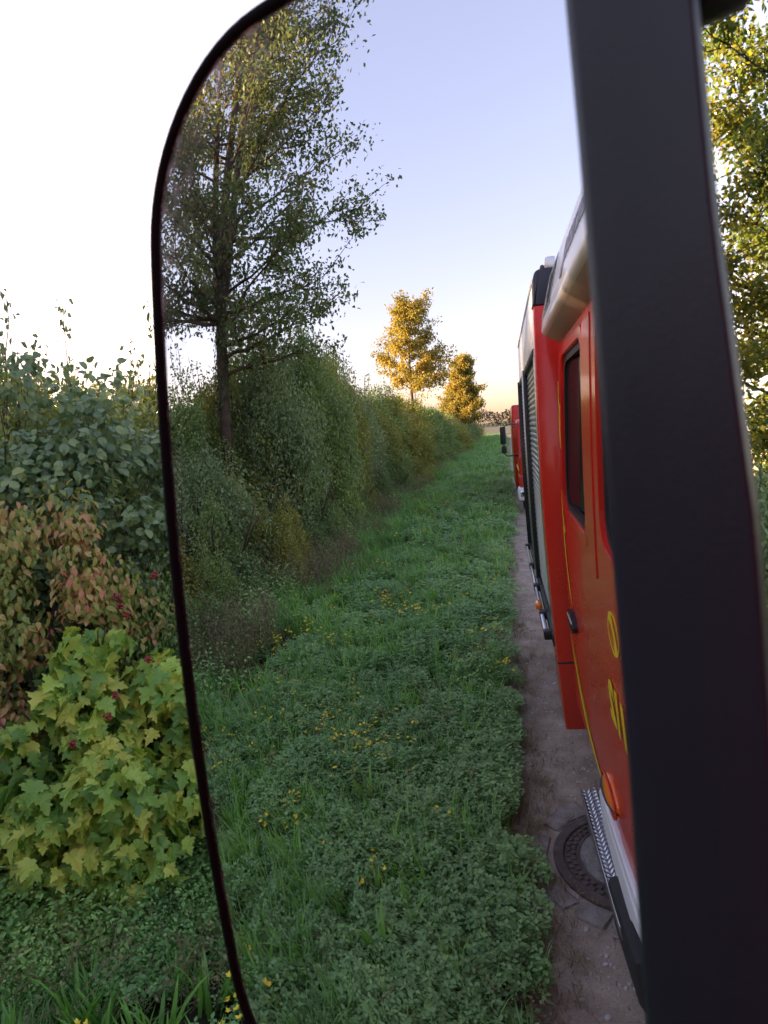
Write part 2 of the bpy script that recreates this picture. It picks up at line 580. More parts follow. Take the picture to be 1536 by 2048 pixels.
def vnoise(x, y, s, seed=0):
    """Smooth 2-D value noise in 0..1."""
    r = np.random.default_rng(seed)
    tab = r.random((64, 64))
    x, y = x / s + 1000.3, y / s + 1000.7
    xi, yi = np.floor(x).astype(int), np.floor(y).astype(int)
    fx, fy = x - xi, y - yi
    fx, fy = fx * fx * (3 - 2 * fx), fy * fy * (3 - 2 * fy)
    g = lambda a, b: tab[a % 64, b % 64]
    return (g(xi, yi) * (1 - fx) + g(xi + 1, yi) * fx) * (1 - fy) + (g(xi, yi + 1) * (1 - fx) + g(xi + 1, yi + 1) * fx) * fy


# ------------------------------------------------------------------ ground, track, verge, fields
def sheet(name, x0, x1, y0, y1, z, mat, nx=1, ny=1, bumpf=None):
    xs, ys = np.linspace(x0, x1, nx + 1), np.linspace(y0, y1, ny + 1)
    V = []
    for y in ys:
        for x in xs:
            V.append((x, y, z if bumpf is None else bumpf(x, y)))
    Fc = [(j * (nx + 1) + i, j * (nx + 1) + i + 1, (j + 1) * (nx + 1) + i + 1, (j + 1) * (nx + 1) + i) for j in range(ny) for i in range(nx)]
    o = mesh_ob(name, V, Fc, mat, None, True)
    return tag(o, kind='structure')


sheet('ground', -3000, 3000, -3000, 3000, -0.03, M['meadow'])
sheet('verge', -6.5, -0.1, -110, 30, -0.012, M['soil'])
sheet('pale_field', -40, 60, -330, -112, -0.015, M['stubble'])
track = sheet('track', -0.66, 3.2, -105, 30, 0.0, M['track'], 18, 500,
              lambda x, y: 0.004 * math.sin(7 * x + 1.3 * y) + 0.004 * math.sin(3.1 * y + 3 * x))

# manhole: iron ring, toothed ring and concrete-filled lid
MH = Vector((0.205, -2.42, 0))


def lathe(name, prof, c, mat, parent, seg=64):
    V, Fc = [], []
    n = len(prof)
    for k in range(seg):
        a = 2 * math.pi * k / seg
        for r, z in prof:
            V.append((c[0] + r * math.cos(a), c[1] + r * math.sin(a), z))
    for k in range(seg):
        for i in range(n - 1):
            k2 = (k + 1) % seg
            Fc.append((k * n + i, k2 * n + i, k2 * n + i + 1, k * n + i + 1))
    o = mesh_ob(name, V, Fc, mat, parent, True)
    o.data.set_sharp_from_angle(angle=math.radians(35))
    return o


mh = empty('manhole_cover', MH)
tag(mh, 'round manhole cover with a rusty iron ring and concrete centre beside the step', 'manhole cover')
lathe('iron_frame', [(0.385, -0.02), (0.385, 0.018), (0.380, 0.022), (0.335, 0.022), (0.330, 0.016), (0.330, 0.006)], MH, M['iron'], mh)
lathe('lid_ring', [(0.326, 0.004), (0.326, 0.012), (0.262, 0.012), (0.258, 0.02), (0.248, 0.02), (0.246, 0.010)], MH, M['iron'], mh)
for k in range(44):
    a = 2 * math.pi * k / 44
    for rr0, rr1 in ((0.270, 0.292), (0.299, 0.320)):
        bm = bmesh.new()
        add_box(bm, rr0, rr1, -0.011, 0.011, 0.0121, 0.021, 0.002, 1)
        bmesh.ops.rotate(bm, verts=bm.verts, cent=(0, 0, 0), matrix=Matrix.Rotation(a + (0.07 if rr0 > 0.28 else 0), 3, 'Z'))
        bmesh.ops.translate(bm, verts=bm.verts, vec=(MH.x, MH.y, 0))
        bm_ob('tooth', bm, M['iron'], mh)
bm = bmesh.new()
bmesh.ops.create_circle(bm, cap_ends=True, segments=48, radius=0.247)
bmesh.ops.translate(bm, verts=bm.verts, vec=(MH.x, MH.y, 0.0145))
bm_ob('concrete_infill', bm, M['concrete'], mh)
# setts laid around the frame, part of the track
for k in range(15):
    a = 2 * math.pi * (k + 0.2) / 15
    w, d = random.uniform(0.055, 0.085), random.uniform(0.05, 0.07)
    r0 = 0.40 + random.uniform(0.0, 0.02)
    bm = bmesh.new()
    add_box(bm, r0, r0 + 2 * d, -w, w, -0.06, random.uniform(0.008, 0.016), 0.012, 2)
    for v in bm.verts:
        v.co += Vector((random.uniform(-1, 1), random.uniform(-1, 1), 0)) * 0.007
    bmesh.ops.rotate(bm, verts=bm.verts, cent=(0, 0, 0), matrix=Matrix.Rotation(a + random.uniform(-0.12, 0.12), 3, 'Z'))
    bmesh.ops.translate(bm, verts=bm.verts, vec=(MH.x, MH.y, 0))
    bm_ob('paving_stone', bm, M['stone'], track, True)

# ------------------------------------------------------------------ fire engine (the photographer's own)
X, XB, XR = 0.0946, 0.0186, 2.42
LEAN = 0.02


def xf(z):
    return X + LEAN * (z - 0.6)


def plate(name, outer, holes, off, depth, mat, parent, lean=True, smooth=False):
    """A panel in the truck's side, given as (y,z) loops, with real openings and returns DEPTH deep."""
    fx = (lambda z: xf(z) + off) if lean else (lambda z: X + off)
    loops = [outer] + holes
    P3 = [[Vector((a, b, 0)) for a, b in L] for L in loops]
    tris = tessellate_polygon(P3)
    flat = [p for L in loops for p in L]
    V = [(fx(b), a, b) for a, b in flat]
    Fc = [tuple(t) for t in tris]
    n = len(V)
    V += [(fx(b) + depth, a, b) for a, b in flat]
    s = 0
    for L in loops:
        k = len(L)
        for i in range(k):
            j = (i + 1) % k
            Fc.append((s + i, s + j, n + s + j, n + s + i))
        s += k
    bm = bmesh.new()
    bv = [bm.verts.new(v) for v in V]
    for f in Fc:
        try:
            bm.faces.new([bv[i] for i in f])
        except ValueError:
            pass
    return bm_ob(name, bm, mat, parent, smooth)


def grow(loop, d):
    c = np.mean(loop, axis=0)
    L = np.array(loop)
    lo, hi = L.min(0), L.max(0)
    s = (hi - lo + 2 * d) / (hi - lo)
    m = (hi + lo) / 2
    return [tuple(m + (p - m) * s) for p in L]


fe = empty('fire_engine', (1.25, -2.5, 0))
tag(fe, 'red fire engine with white roof whose black side mirror fills the view', 'fire engine')
# cab
box('cab_body', X + 0.085, XR, -2.93, 0.62, 0.62, 2.66, M['red'], fe, 0.03)
box('chassis', 0.45, 2.05, -6.0, 0.5, 0.42, 0.62, M['black'], fe, 0.01)
crew_win = round_poly([(-2.80, 1.77), (-1.98, 1.77), (-1.98, 2.50), (-2.72, 2.50)], 0.09)
front_win = round_poly([(-1.63, 1.82), (-0.20, 1.70), (0.05, 2.46), (-1.63, 2.50)], 0.10)
plate('crew_door', round_poly([(-2.915, 0.66), (-1.755, 0.66), (-1.755, 2.60), (-2.915, 2.60)], 0.05), [crew_win], 0.0, 0.08, M['red'], fe)
fd = plate('front_door', round_poly([(-1.742, 0.66), (-0.02, 0.66), (0.18, 1.5), (0.18, 2.60), (-1.742, 2.60)], 0.05), [front_win], -0.004, 0.08, M['red'], fe)
plate('front_pillar', round_poly([(-0.005, 0.66), (0.60, 0.66), (0.42, 2.60), (0.195, 2.60), (0.195, 1.5)], 0.03), [], -0.002, 0.08, M['blackblue'], fe)
for nm, w in (('crew_window', crew_win), ('front_window', front_win)):
    plate(nm + '_rim', grow(w, 0.045), [grow(w, 0.004)], -0.007, 0.02, M['red'], fe, smooth=True)
    s = plate('window_seal', grow(w, 0.01), [grow(w, -0.03)], 0.010, 0.02, M['black'], fe)
    g = plate(nm, grow(w, 0.005), [], 0.014, 0.004, M['glassdark'], fe)
    yre = min(p[0] for p in w)
    for v in g.data.vertices:
        v.co.x += (v.co.y - yre) * 0.06
# raised B pillar moulding between the doors
plate('door_pillar', round_poly([(-1.93, 1.70), (-1.75, 1.66), (-1.75, 2.55), (-1.93, 2.55)], 0.03), [], -0.008, 0.05, M['red'], fe)
# roof
prof = [(X - 0.03, 2.612), (X - 0.052, 2.630), (X - 0.045, 2.70), (X - 0.002, 2.90), (X + 0.03, 2.965), (X + 0.12, 3.01), (0.7, 3.05), (1.8, 3.05), (XR - 0.1, 2.98), (XR + 0.04, 2.70), (XR, 2.645)]
prism('cab_roof', prof, -2.80, 0.30, M['white'], fe, bev=0.012)
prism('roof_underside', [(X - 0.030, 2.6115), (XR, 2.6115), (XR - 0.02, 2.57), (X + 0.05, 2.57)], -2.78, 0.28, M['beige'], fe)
box('door_top_lamp', X + 0.012, X + 0.06, -2.05, -1.80, 2.59, 2.625, M['black'], fe, 0.006)
rs = lambda z, o=0.0: X - 0.045 + (z - 2.70) * 0.2143 - o
mesh_ob('name_panel', [(rs(2.69, 0.002), -2.31, 2.69), (rs(2.69, 0.002), -2.785, 2.69), (rs(2.895, 0.002), -2.785, 2.895), (rs(2.895, 0.002), -2.31, 2.895)], [(0, 1, 2, 3)], M['beige'], fe)


def text_ob(name, s, size, origin, xdir, ydir, mat, parent, shear=0.0, ext=0.001, bold=0.0, sx=1.0):
    cu_ = bpy.data.curves.new(name, 'FONT')
    cu_.body = s
    cu_.size = size
    cu_.shear = shear
    cu_.extrude = ext
    cu_.offset = bold
    cu_.resolution_u = 4
    t = bpy.data.objects.new(name + '_tmp', cu_)
    COL.objects.link(t)
    dg = bpy.context.evaluated_depsgraph_get()
    me = bpy.data.meshes.new_from_object(t.evaluated_get(dg))
    me.name = name
    bpy.data.objects.remove(t)
    xd, yd = Vector(xdir).normalized(), Vector(ydir).normalized()
    zd = xd.cross(yd)
    for v in me.vertices:
        c = v.co.copy()
        v.co = Vector(origin) + xd * c.x * sx + yd * c.y + zd * c.z
    me.materials.clear()
    me.materials.append(mat)
    return link(bpy.data.objects.new(name, me), parent)


text_ob('roof_lettering', 'Tanklöschfahrzeug', 0.19, (rs(2.725, 0.0015), -0.45, 2.725), (0, -1, 0), (0.2143, 0, 1), M['decal'], fe, bold=0.004)
text_ob('panel_lettering', 'TLF', 0.22, (rs(2.71, 0.0035), -2.33, 2.71), (0, -1, 0), (0.2143, 0, 1), M['ink'], fe, bold=0.006, sx=0.92)
text_ob('emergency_number', '112', 0.185, (xf(1.22) - 0.009, -1.345, 1.235), (0, -1, 0), (0.02, 0, 1), M['yellow'], fe, shear=0.25, bold=0.006)
# telephone symbol: ring and handset
ring = [(-1.49 + 0.085 * math.cos(a), 1.565 + 0.066 * math.sin(a)) for a in np.linspace(0, 2 * math.pi, 40, endpoint=False)]
ring2 = [(-1.49 + 0.078 * math.cos(a), 1.565 + 0.060 * math.sin(a)) for a in np.linspace(0, 2 * math.pi, 40, endpoint=False)]
plate('telephone_ring', ring, [ring2], -0.0075, 0.002, M['yellow'], fe)
hs = round_poly([(-1.50, 1.665), (-1.53, 1.625), (-1.50, 1.60), (-1.475, 1.605), (-1.42, 1.535), (-1.43, 1.50), (-1.40, 1.468), (-1.355, 1.485), (-1.40, 1.565), (-1.46, 1.64)], 0.016, 3)
hs = [(-1.49 + (a + 1.44) * 0.78, 1.565 + (b - 1.565) * 0.62) for a, b in hs]
plate('telephone_handset', hs, [], -0.0078, 0.002, M['yellow'], fe)


def ribbon(name, pts, w, off, parent):
    pts = np.array(pts, float)
    # smooth
    t = np.linspace(0, 1, len(pts))
    tt = np.linspace(0, 1, 40)
    for _ in range(1):
        cy, cz = np.interp(tt, t, pts[:, 0]), np.interp(tt, t, pts[:, 1])
    k = np.array([1, 2, 3, 2, 1]) / 9
    cy[2:-2], cz[2:-2] = np.convolve(cy, k, 'valid'), np.convolve(cz, k, 'valid')
    ww = np.interp(tt, np.linspace(0, 1, len(w)), w)
    dy, dz = np.gradient(cy), np.gradient(cz)
    L = np.hypot(dy, dz) + 1e-9
    ny, nz = -dz / L, dy / L
    V, Fc = [], []
    for i in range(40):
        for s in (-1, 1):
            y, z = cy[i] + s * ww[i] * ny[i] * 1.7, cz[i] + s * ww[i] * nz[i]
            V.append((xf(z) + off, y, z))
    for i in range(39):
        Fc.append((2 * i, 2 * i + 1, 2 * i + 3, 2 * i + 2))
    return mesh_ob(name, V, Fc, M['yellow'], parent)


ribbon('yellow_stripe', [(-2.90, 1.06), (-2.75, 0.93), (-2.62, 0.83), (-2.42, 0.735), (-2.2, 0.69), (-2.0, 0.68)], [0.006, 0.018, 0.030, 0.028, 0.018, 0.004], -0.003, fe)
ribbon('yellow_stripe', [(-2.90, 1.09), (-2.72, 0.97), (-2.55, 0.86), (-2.35, 0.78)], [0.002, 0.005, 0.006, 0.004], -0.003, fe)
ribbon('yellow_curl', [(-2.91, 2.40), (-2.905, 2.30), (-2.87, 2.255), (-2.83, 2.26), (-2.81, 2.22), (-2.805, 2.29)], [0.006, 0.014, 0.020, 0.018, 0.012, 0.004], -0.003, fe)
ribbon('yellow_curl', [(-2.89, 2.27), (-2.885, 2.17), (-2.86, 2.08), (-2.83, 2.07), (-2.82, 2.13), (-2.83, 2.23)], [0.010, 0.016, 0.020, 0.020, 0.014, 0.008], -0.003, fe)
ribbon('yellow_curl', [(-2.912, 1.84), (-2.905, 1.72), (-2.87, 1.65), (-2.81, 1.645)], [0.004, 0.012, 0.020, 0.014], -0.003, fe)
ribbon('yellow_curl', [(-2.90, 1.68), (-2.87, 1.54), (-2.83, 1.45), (-2.77, 1.36), (-2.70, 1.28)], [0.012, 0.016, 0.012, 0.018, 0.004], -0.003, fe)
# door handle: oval bowl with a grip bar
hb = [(-2.66 + 0.12 * math.cos(a) * (1.0), 1.215 + 0.05 * math.sin(a)) for a in np.linspace(0, 2 * math.pi, 24, endpoint=False)]
hh = [(-2.665 + 0.075 * math.cos(a), 1.218 + 0.028 * math.sin(a)) for a in np.linspace(0, 2 * math.pi, 16, endpoint=False)]
dh = plate('door_handle', hb, [hh], -0.024, 0.026, M['black'], fe, smooth=True)
plate('handle_recess', hh, [], -0.006, 0.004, M['interior'], dh)
box('handle_grip', X - 0.016, X - 0.004, -2.75, -2.57, 1.22, 1.236, M['galv'], dh, 0.004)
# side turn signal
bm = bmesh.new()
bmesh.ops.create_uvsphere(bm, u_segments=24, v_segments=12, radius=1)
bmesh.ops.scale(bm, vec=(0.034, 0.125, 0.066), verts=bm.verts)
bmesh.ops.translate(bm, verts=bm.verts, vec=(xf(0.8) - 0.004, -1.82, 0.80))
sg = bm_ob('turn_signal', bm, M['amber'], fe, True)
tubes('lens_rib', [([(xf(0.8) - 0.004 - 0.035 * math.sin(t), -1.82 + 0.126 * math.cos(t), 0.80 - 0.006 * math.cos(t)) for t in np.linspace(0.15, 3.0, 14)], 0.005, 6)], M['ink'], sg)
tubes('lens_edge', [([(xf(0.8) - 0.02, -1.82 + 0.128 * math.cos(a), 0.80 + 0.069 * math.sin(a)) for a in np.linspace(0, 2 * math.pi, 29)], 0.005, 6)], M['red'], sg)
# white bumper return over the wheel, wheel and dark guard
arch = [(-2.16, 0.42), (-2.15, 0.60), (-2.09, 0.65), (0.70, 0.655), (0.78, 0.55), (0.78, 0.30), (-0.22, 0.30)]
arch += [(-0.95 + 0.66 * math.cos(a), 0.36 + 0.22 * math.sin(a)) for a in np.linspace(0.0, math.pi, 12)]
arch += [(-1.62, 0.38)]
bm = bmesh.new()
add_prism(bm, arch, X - 0.022, X + 0.10, 'x')
for v in bm.verts:
    if v.co.x < X:
        v.co.x += np.interp(v.co.y, [-2.1, -1.8, -1.3, 0.8], [0.004, -0.014, -0.014, -0.014])
wb = bm_ob('white_bumper', bm, M['bumper'], fe, False)
bmod = wb.modifiers.new('bevel', 'BEVEL')
bmod.width = 0.022
bmod.segments = 3
bmod.limit_method = 'ANGLE'
box('bumper_front', X, XR, 0.60, 0.80, 0.30, 0.65, M['bumper'], fe, 0.05)
box('mud_guard', X - 0.075, X + 0.05, -1.80, -1.36, 0.19, 0.45, M['rubber'], fe, 0.03)


def wheel(name, x, y, r, w, parent, side=-1):
    bm = bmesh.new()
    prof_ = [(r * 0.60, -w / 2), (r * 0.92, -w / 2), (r, -w / 2 + 0.04), (r, w / 2 - 0.04), (r * 0.92, w / 2), (r * 0.60, w / 2)]
    seg = 32
    rings = []
    for k in range(seg):
        a = 2 * math.pi * k / seg
        rings.append([bm.verts.new((x + b, y + q * math.cos(a), r + q * math.sin(a))) for q, b in prof_])
    for k in range(seg):
        for i in range(len(prof_)):
            j = (i + 1) % len(prof_)
            bm.faces.new((rings[k][i], rings[k][j], rings[(k + 1) % seg][j], rings[(k + 1) % seg][i]))
    t = bm_ob(name, bm, M['rubber'], parent, True)
    bm = bmesh.new()
    bmesh.ops.create_cone(bm, cap_ends=True, segments=24, radius1=r * 0.6, radius2=r * 0.35, depth=w * 0.8)
    bmesh.ops.rotate(bm, verts=bm.verts, cent=(0, 0, 0), matrix=Matrix.Rotation(-math.pi / 2 if side < 0 else math.pi / 2, 3, 'Y'))
    bmesh.ops.translate(bm, verts=bm.verts, vec=(x, y, r))
    bm_ob('rim', bm, M['galv'], t, False)
    return t


for yy in (-0.95, -4.75):
    wheel('wheel', X + 0.24, yy, 0.47, 0.28, fe, -1)
    wheel('wheel', XR - 0.24, yy, 0.47, 0.28, fe, 1)
# entry step of galvanised steel with pressed tread bars
st = box('entry_step', 0.022, 0.24, -2.47, -1.57, 0.345, 0.372, M['galv'], fe, 0.004)
bm = bmesh.new()
add_box(bm, 0.017, 0.0225, -2.475, -1.565, 0.335, 0.405, 0.002, 1)
bm_ob('step_lip', bm, M['alu'], st, True)
bar_me = None
for k in range(31):
    y = -2.455 + k * 0.0285
    if bar_me is None:
        L = []
        for i in range(13):
            t = i / 12
            L.append((0.028 + 0.085 * t, 0.006 * math.sin(t * 9.4), 0.384 + 0.008 * math.sin(t * 18.8)))
        bar_ob = tubes('tread_bar', [(L, 0.0075, 6)], M['galv'], st)
        bar_me = bar_ob.data
        bar_ob.location.y += y
    else:
        o = bpy.data.objects.new('tread_bar', bar_me)
        o.location = (0, y, 0)
        link(o, st)
for yy in (-2.35, -1.7):
    box('step_bracket', 0.12, 0.5, yy - 0.03, yy + 0.03, 0.372, 0.60, M['black'], st, 0.005)

# equipment box behind the cab
YB0, YB1 = -2.97, -6.0
bx = box('equipment_body', XB + 0.035, 2.46, YB1, YB0 - 0.13, 0.90, 2.94, M['red'], fe, 0.02)
prism('corner_post', [(XB, 0.45), (X + 0.25, 0.45), (X + 0.25, 2.80), (XB, 2.80)], YB0 - 0.14, YB0, M['red'], fe, bev=0.012)
bm = bmesh.new()
add_prism(bm, round_poly([(XB, 2.803), (0.30, 2.803), (0.30, 2.985), (XB, 2.985)], [0.001, 0.001, 0.02, 0.045]), YB0 - 0.14, YB0 + 0.002, 'y', 0.008)
bm_ob('corner_cap', bm, M['blackblue'], fe, True)
box('post_joint', XB - 0.002, X + 0.02, YB0 - 0.12, YB0 + 0.003, 0.862, 0.872, M['ink'], fe, 0.001)
box('front_skirt', XB + 0.01, X + 0.2, -3.45, YB0 - 0.142, 0.45, 0.86, M['red'], fe, 0.015)
box('top_fascia', XB, XB + 0.034, YB1, YB0 - 0.142, 2.60, 2.93, M['white'], fe, 0.006)
box('roof_rail', XB - 0.004, XB + 0.05, YB1, YB0 - 0.144, 2.933, 2.965, M['galv'], fe, 0.006)
box('roof_bracket', 0.085, 0.14, -3.06, -2.99, 2.987, 3.05, M['galv'], fe, 0.01)
box('roof_bracket', 0.06, 0.084, -3.08, -3.03, 2.987, 3.02, M['black'], fe, 0.01)
slat_me = None
for (y0, y1) in ((-3.20, -4.52), (-4.62, -5.94)):
    sh = box('roller_shutter', XB + 0.028, XB + 0.034, y1, y0, 0.97, 2.59, M['shutter'], fe, 0.0)
    nsl = 42
    for k in range(nsl):
        z = 0.985 + k * (1.60 / nsl)
        if slat_me is None:
            bm = bmesh.new()
            add_prism(bm, [(XB + 0.028, 0.0), (XB + 0.020, 0.007), (XB + 0.018, 0.017), (XB + 0.020, 0.028), (XB + 0.028, 0.034)], -1.32, 0.0, 'y')
            so = bm_ob('slat', bm, M['shutter'], sh)
            slat_me = so.data
            so.location += Vector((0, y0, z))
        else:
            o = bpy.data.objects.new('slat', slat_me)
            o.location = (0, y0, z)
            link(o, sh)
for y, w, mt, d in ((-3.165, 0.03, 'alu', 0.0), (-4.57, 0.045, 'black', 0.012), (-4.565, 0.012, 'alu', 0.022), (-5.965, 0.03, 'black', 0.02)):
    box('shutter_rail', XB - d, XB + 0.035, y - w, y + w, 0.95, 2.595, M[mt], fe, 0.004)
box('shutter_header', XB - 0.006, XB + 0.03, YB1, -3.14, 2.555, 2.598, M['black'], fe, 0.004)
box('shutter_sill', XB - 0.006, XB + 0.05, YB1, -3.14, 0.90, 0.968, M['black'], fe, 0.004)
tubes('handrail', [([(XB - 0.035, -3.22, 0.945), (XB - 0.035, -5.9, 0.945)], 0.014, 10)], M['alu'], fe)
for y in (-3.24, -3.62, -4.3, -5.0, -5.85):
    box('rail_holder', XB - 0.052, XB + 0.01, y - 0.03, y + 0.03, 0.915, 0.972, M['black'], fe, 0.008)
box('marker_lamp', XB - 0.07, XB - 0.03, -3.78, -3.68, 0.955, 1.0, M['amber'], fe, 0.012)
prism('underbody', [(XB + 0.25, 0.45), (2.2, 0.45), (2.2, 0.9), (XB + 0.25, 0.9)], -3.9, -3.5, M['black'], fe)

# ------------------------------------------------------------------ its side mirror
Mp = np.array([-0.2036, 0.0955, 2.2115])
mt_ = np.array([0.8961, 0.4438, 0.0])
mn = np.array([0.4433, -0.8949, -0.0512])
mb = np.array([0.0227, -0.0458, 0.9987])
RM = 1.61562


def mloc(a, b, off=0.0):
    """A point of the convex mirror face, A right and B up of its centre, OFF in front of the glass."""
    s = math.sqrt(RM * RM - a * a - b * b) - RM
    return Mp + mt_ * a + mb * b + mn * (s + off)


OUT = [(-0.1135, -0.292), (0.077, -0.292), (0.077, 0.1475), (-0.1135, 0.1475)]


def rrect(grow_, rad, seg=14):
    (x0, y0), (x1, y1) = OUT[0], OUT[2]
    x0, y0, x1, y1 = x0 - grow_, y0 - grow_, x1 + grow_, y1 + grow_
    rad = rad + grow_
    pts = []
    for cx, cy, a0 in ((x0 + rad, y0 + rad, math.pi), (x1 - rad, y0 + rad, 1.5 * math.pi), (x1 - rad, y1 - rad, 0), (x0 + rad, y1 - rad, 0.5 * math.pi)):
        for k in range(seg + 1):
            a = a0 + 0.5 * math.pi * k / seg
            pts.append((cx + rad * math.cos(a), cy + rad * math.sin(a)))
    # extra points along the straight sides so that they follow the curve of the glass
    out = []
    for i, p in enumerate(pts):
        q = pts[(i + 1) % len(pts)]
        d = math.hypot(q[0] - p[0], q[1] - p[1])
        m = max(1, int(d / 0.012))
        for k in range(m):
            out.append((p[0] + (q[0] - p[0]) * k / m, p[1] + (q[1] - p[1]) * k / m))
    return out


shell_loops = [rrect(0.0045, 0.062), rrect(0.0050, 0.062), rrect(0.003, 0.06), rrect(-0.02, 0.05), rrect(-0.055, 0.02)]
offs = [0.0, -0.012, -0.035, -0.060, -0.075]
V, Fc = [], []
nL = len(shell_loops[0])


def resample(L, n):
    L = np.array(L)
    d = np.r_[0, np.cumsum(np.linalg.norm(np.diff(np.r_[L, L[:1]], axis=0), axis=1))]
    t = np.linspace(0, d[-1], n, endpoint=False)
    Lc = np.r_[L, L[:1]]
    return np.c_[np.interp(t, d, Lc[:, 0]), np.interp(t, d, Lc[:, 1])]


NR = 160
for L, o in zip(shell_loops, offs):
    for a, b in resample(L, NR):
        V.append(mloc(min(a, 0.068 + o * 0.3) if o < -0.02 else a, b, o))
for j in range(len(offs) - 1):
    for i in range(NR):
        i2 = (i + 1) % NR
        Fc.append((j * NR + i, j * NR + i2, (j + 1) * NR + i2, (j + 1) * NR + i))
Fc.append(tuple((len(offs) - 1) * NR + i for i in range(NR)))
housing = mesh_ob('side_mirror', V, Fc, M['rimblack'], fe, True)
# rim
rim_prof = [(0.0050, -0.004), (0.0052, 0.0004), (0.0042, 0.0018), (0.0022, 0.0022), (0.0006, 0.0014), (-0.0002, -0.001)]
V, Fc = [], []
for g_, o in rim_prof:
    for a, b in resample(rrect(g_, 0.062), NR):
        V.append(mloc(a, b, o))
for j in range(len(rim_prof) - 1):
    for i in range(NR):
        i2 = (i + 1) % NR
        Fc.append((j * NR + i, j * NR + i2, (j + 1) * NR + i2, (j + 1) * NR + i))
mesh_ob('mirror_rim', V, Fc, M['rimblack'], housing, True)
# glass: fine grid cut to the rounded outline
NXg, NYg = 90, 190
ga, gb = np.linspace(OUT[0][0], OUT[2][0], NXg), np.linspace(OUT[0][1], OUT[2][1], NYg)
V, Fc, dirt = [], [], []
rad = 0.062


def edge_dist(a, b):
    cx, cy = (OUT[0][0] + OUT[2][0]) / 2, (OUT[0][1] + OUT[2][1]) / 2
    hx, hy = (OUT[2][0] - OUT[0][0]) / 2 - rad, (OUT[2][1] - OUT[0][1]) / 2 - rad
    qx, qy = abs(a - cx) - hx, abs(b - cy) - hy
    return -(math.hypot(max(qx, 0), max(qy, 0)) + min(max(qx, qy), 0) - rad)


for b in gb:
    for a in ga:
        # pull outside points back on to the outline
        e = edge_dist(a, b)
        aa, bb = a, b
        if e < 0:
            cx = min(max(a, OUT[0][0] + rad), OUT[2][0] - rad)
            cy = min(max(b, OUT[0][1] + rad), OUT[2][1] - rad)
            l = math.hypot(a - cx, b - cy)
            aa, bb = cx + (a - cx) * rad / l, cy + (b - cy) * rad / l
        V.append(mloc(aa, bb))
        e = max(e, 0)
        up = min(1, max(0, (bb - 0.02) / 0.1))
        up *= min(1, max(0, (-aa - 0.0) / 0.06))
        dirt.append(math.exp(-e / 0.004) * 0.4 + math.exp(-e / 0.022) * up * 1.5)
for j in range(NYg - 1):
    for i in range(NXg - 1):
        Fc.append((j * NXg + i, j * NXg + i + 1, (j + 1) * NXg + i + 1, (j + 1) * NXg + i))
me = bpy.data.meshes.new('mirror_glass')
me.from_pydata([tuple(v) for v in V], [], Fc)
at = me.attributes.new('rim_dirt', 'FLOAT', 'POINT')
at.data.foreach_set('value', np.array(dirt, dtype=np.float32))
me.materials.append(M['mirror'])
me.shade_smooth()
cen = np.mean(np.array(V), axis=0)
me.normals_split_custom_set_from_vertices([tuple((np.array(v) - (Mp - mn * RM)) / RM) for v in V])
link(bpy.data.objects.new('mirror_glass', me), housing)
# flat mounting bar in front of the glass, at the truck side
OFFB = 0.020
cl = [(0.0735, 0.0925), (0.0768, 0.0), (0.0826, -0.133)]


def bar_edges(b):
    left = np.interp(b, [-0.30, -0.133, -0.07, -0.014, 0.0357, 0.0643, 0.0927, 0.16], [0.0865, 0.0826, 0.0803, 0.0775, 0.0750, 0.0735, 0.0717, 0.068])
    right = np.interp(b, [-0.30, -0.0193, 0.005, 0.0387, 0.0757, 0.16], [0.122, 0.1089, 0.1062, 0.1026, 0.1000, 0.095])
    return left, right


V, Fc = [], []
bs = np.linspace(-0.30, 0.16, 40)
for b in bs:
    l, r = bar_edges(b)
    l -= 0.0028
    w, d, e = r - l, 0.016, 0.0035
    rb = np.interp(b, [-0.30, -0.0214, 0.0059, 0.044, 0.0857, 0.16], [0.116, 0.1048, 0.1019, 0.0977, 0.0948, 0.090])
    sec = round_poly([(l, OFFB - 0.004), (r - 0.0014, OFFB + 0.003), (rb, OFFB - d), (l, OFFB - d)], [e, 0.0011, 0.003, 0.004], 5)
    for a, o in sec:
        V.append(Mp + mt_ * a + mb * b + mn * o)
ns = len(sec)
for j in range(len(bs) - 1):
    for i in range(ns):
        i2 = (i + 1) % ns
        Fc.append((j * ns + i, j * ns + i2, (j + 1) * ns + i2, (j + 1) * ns + i))
Fc.append(tuple(range(ns))[::-1])
Fc.append(tuple((len(bs) - 1) * ns + i for i in range(ns)))
bm = bmesh.new()
bv = [bm.verts.new(tuple(v)) for v in V]
for f in Fc:
    bm.faces.new([bv[i] for i in f])
bm_ob('mounting_bar', bm, M['bar'], housing, True)


def bl(a, b, o):
    return tuple(Mp + mt_ * a + mb * b + mn * o)


tubes('upper_arm', [([bl(0.082, 0.098, -0.010), bl(0.088, 0.106, -0.012), bl(0.126, 0.152, -0.014), bl(0.20, 0.25, -0.03), (0.06, 0.27, 2.53), (0.16, 0.33, 2.54)], [0.008, 0.016, 0.019, 0.020, 0.02, 0.022], 12)], M['black'], housing)
tubes('lower_arm', [([bl(0.10, -0.285, 0.0), bl(0.16, -0.33, -0.02), (0.03, 0.26, 1.80), (0.15, 0.33, 1.78)], 0.02, 12)], M['black'], housing)

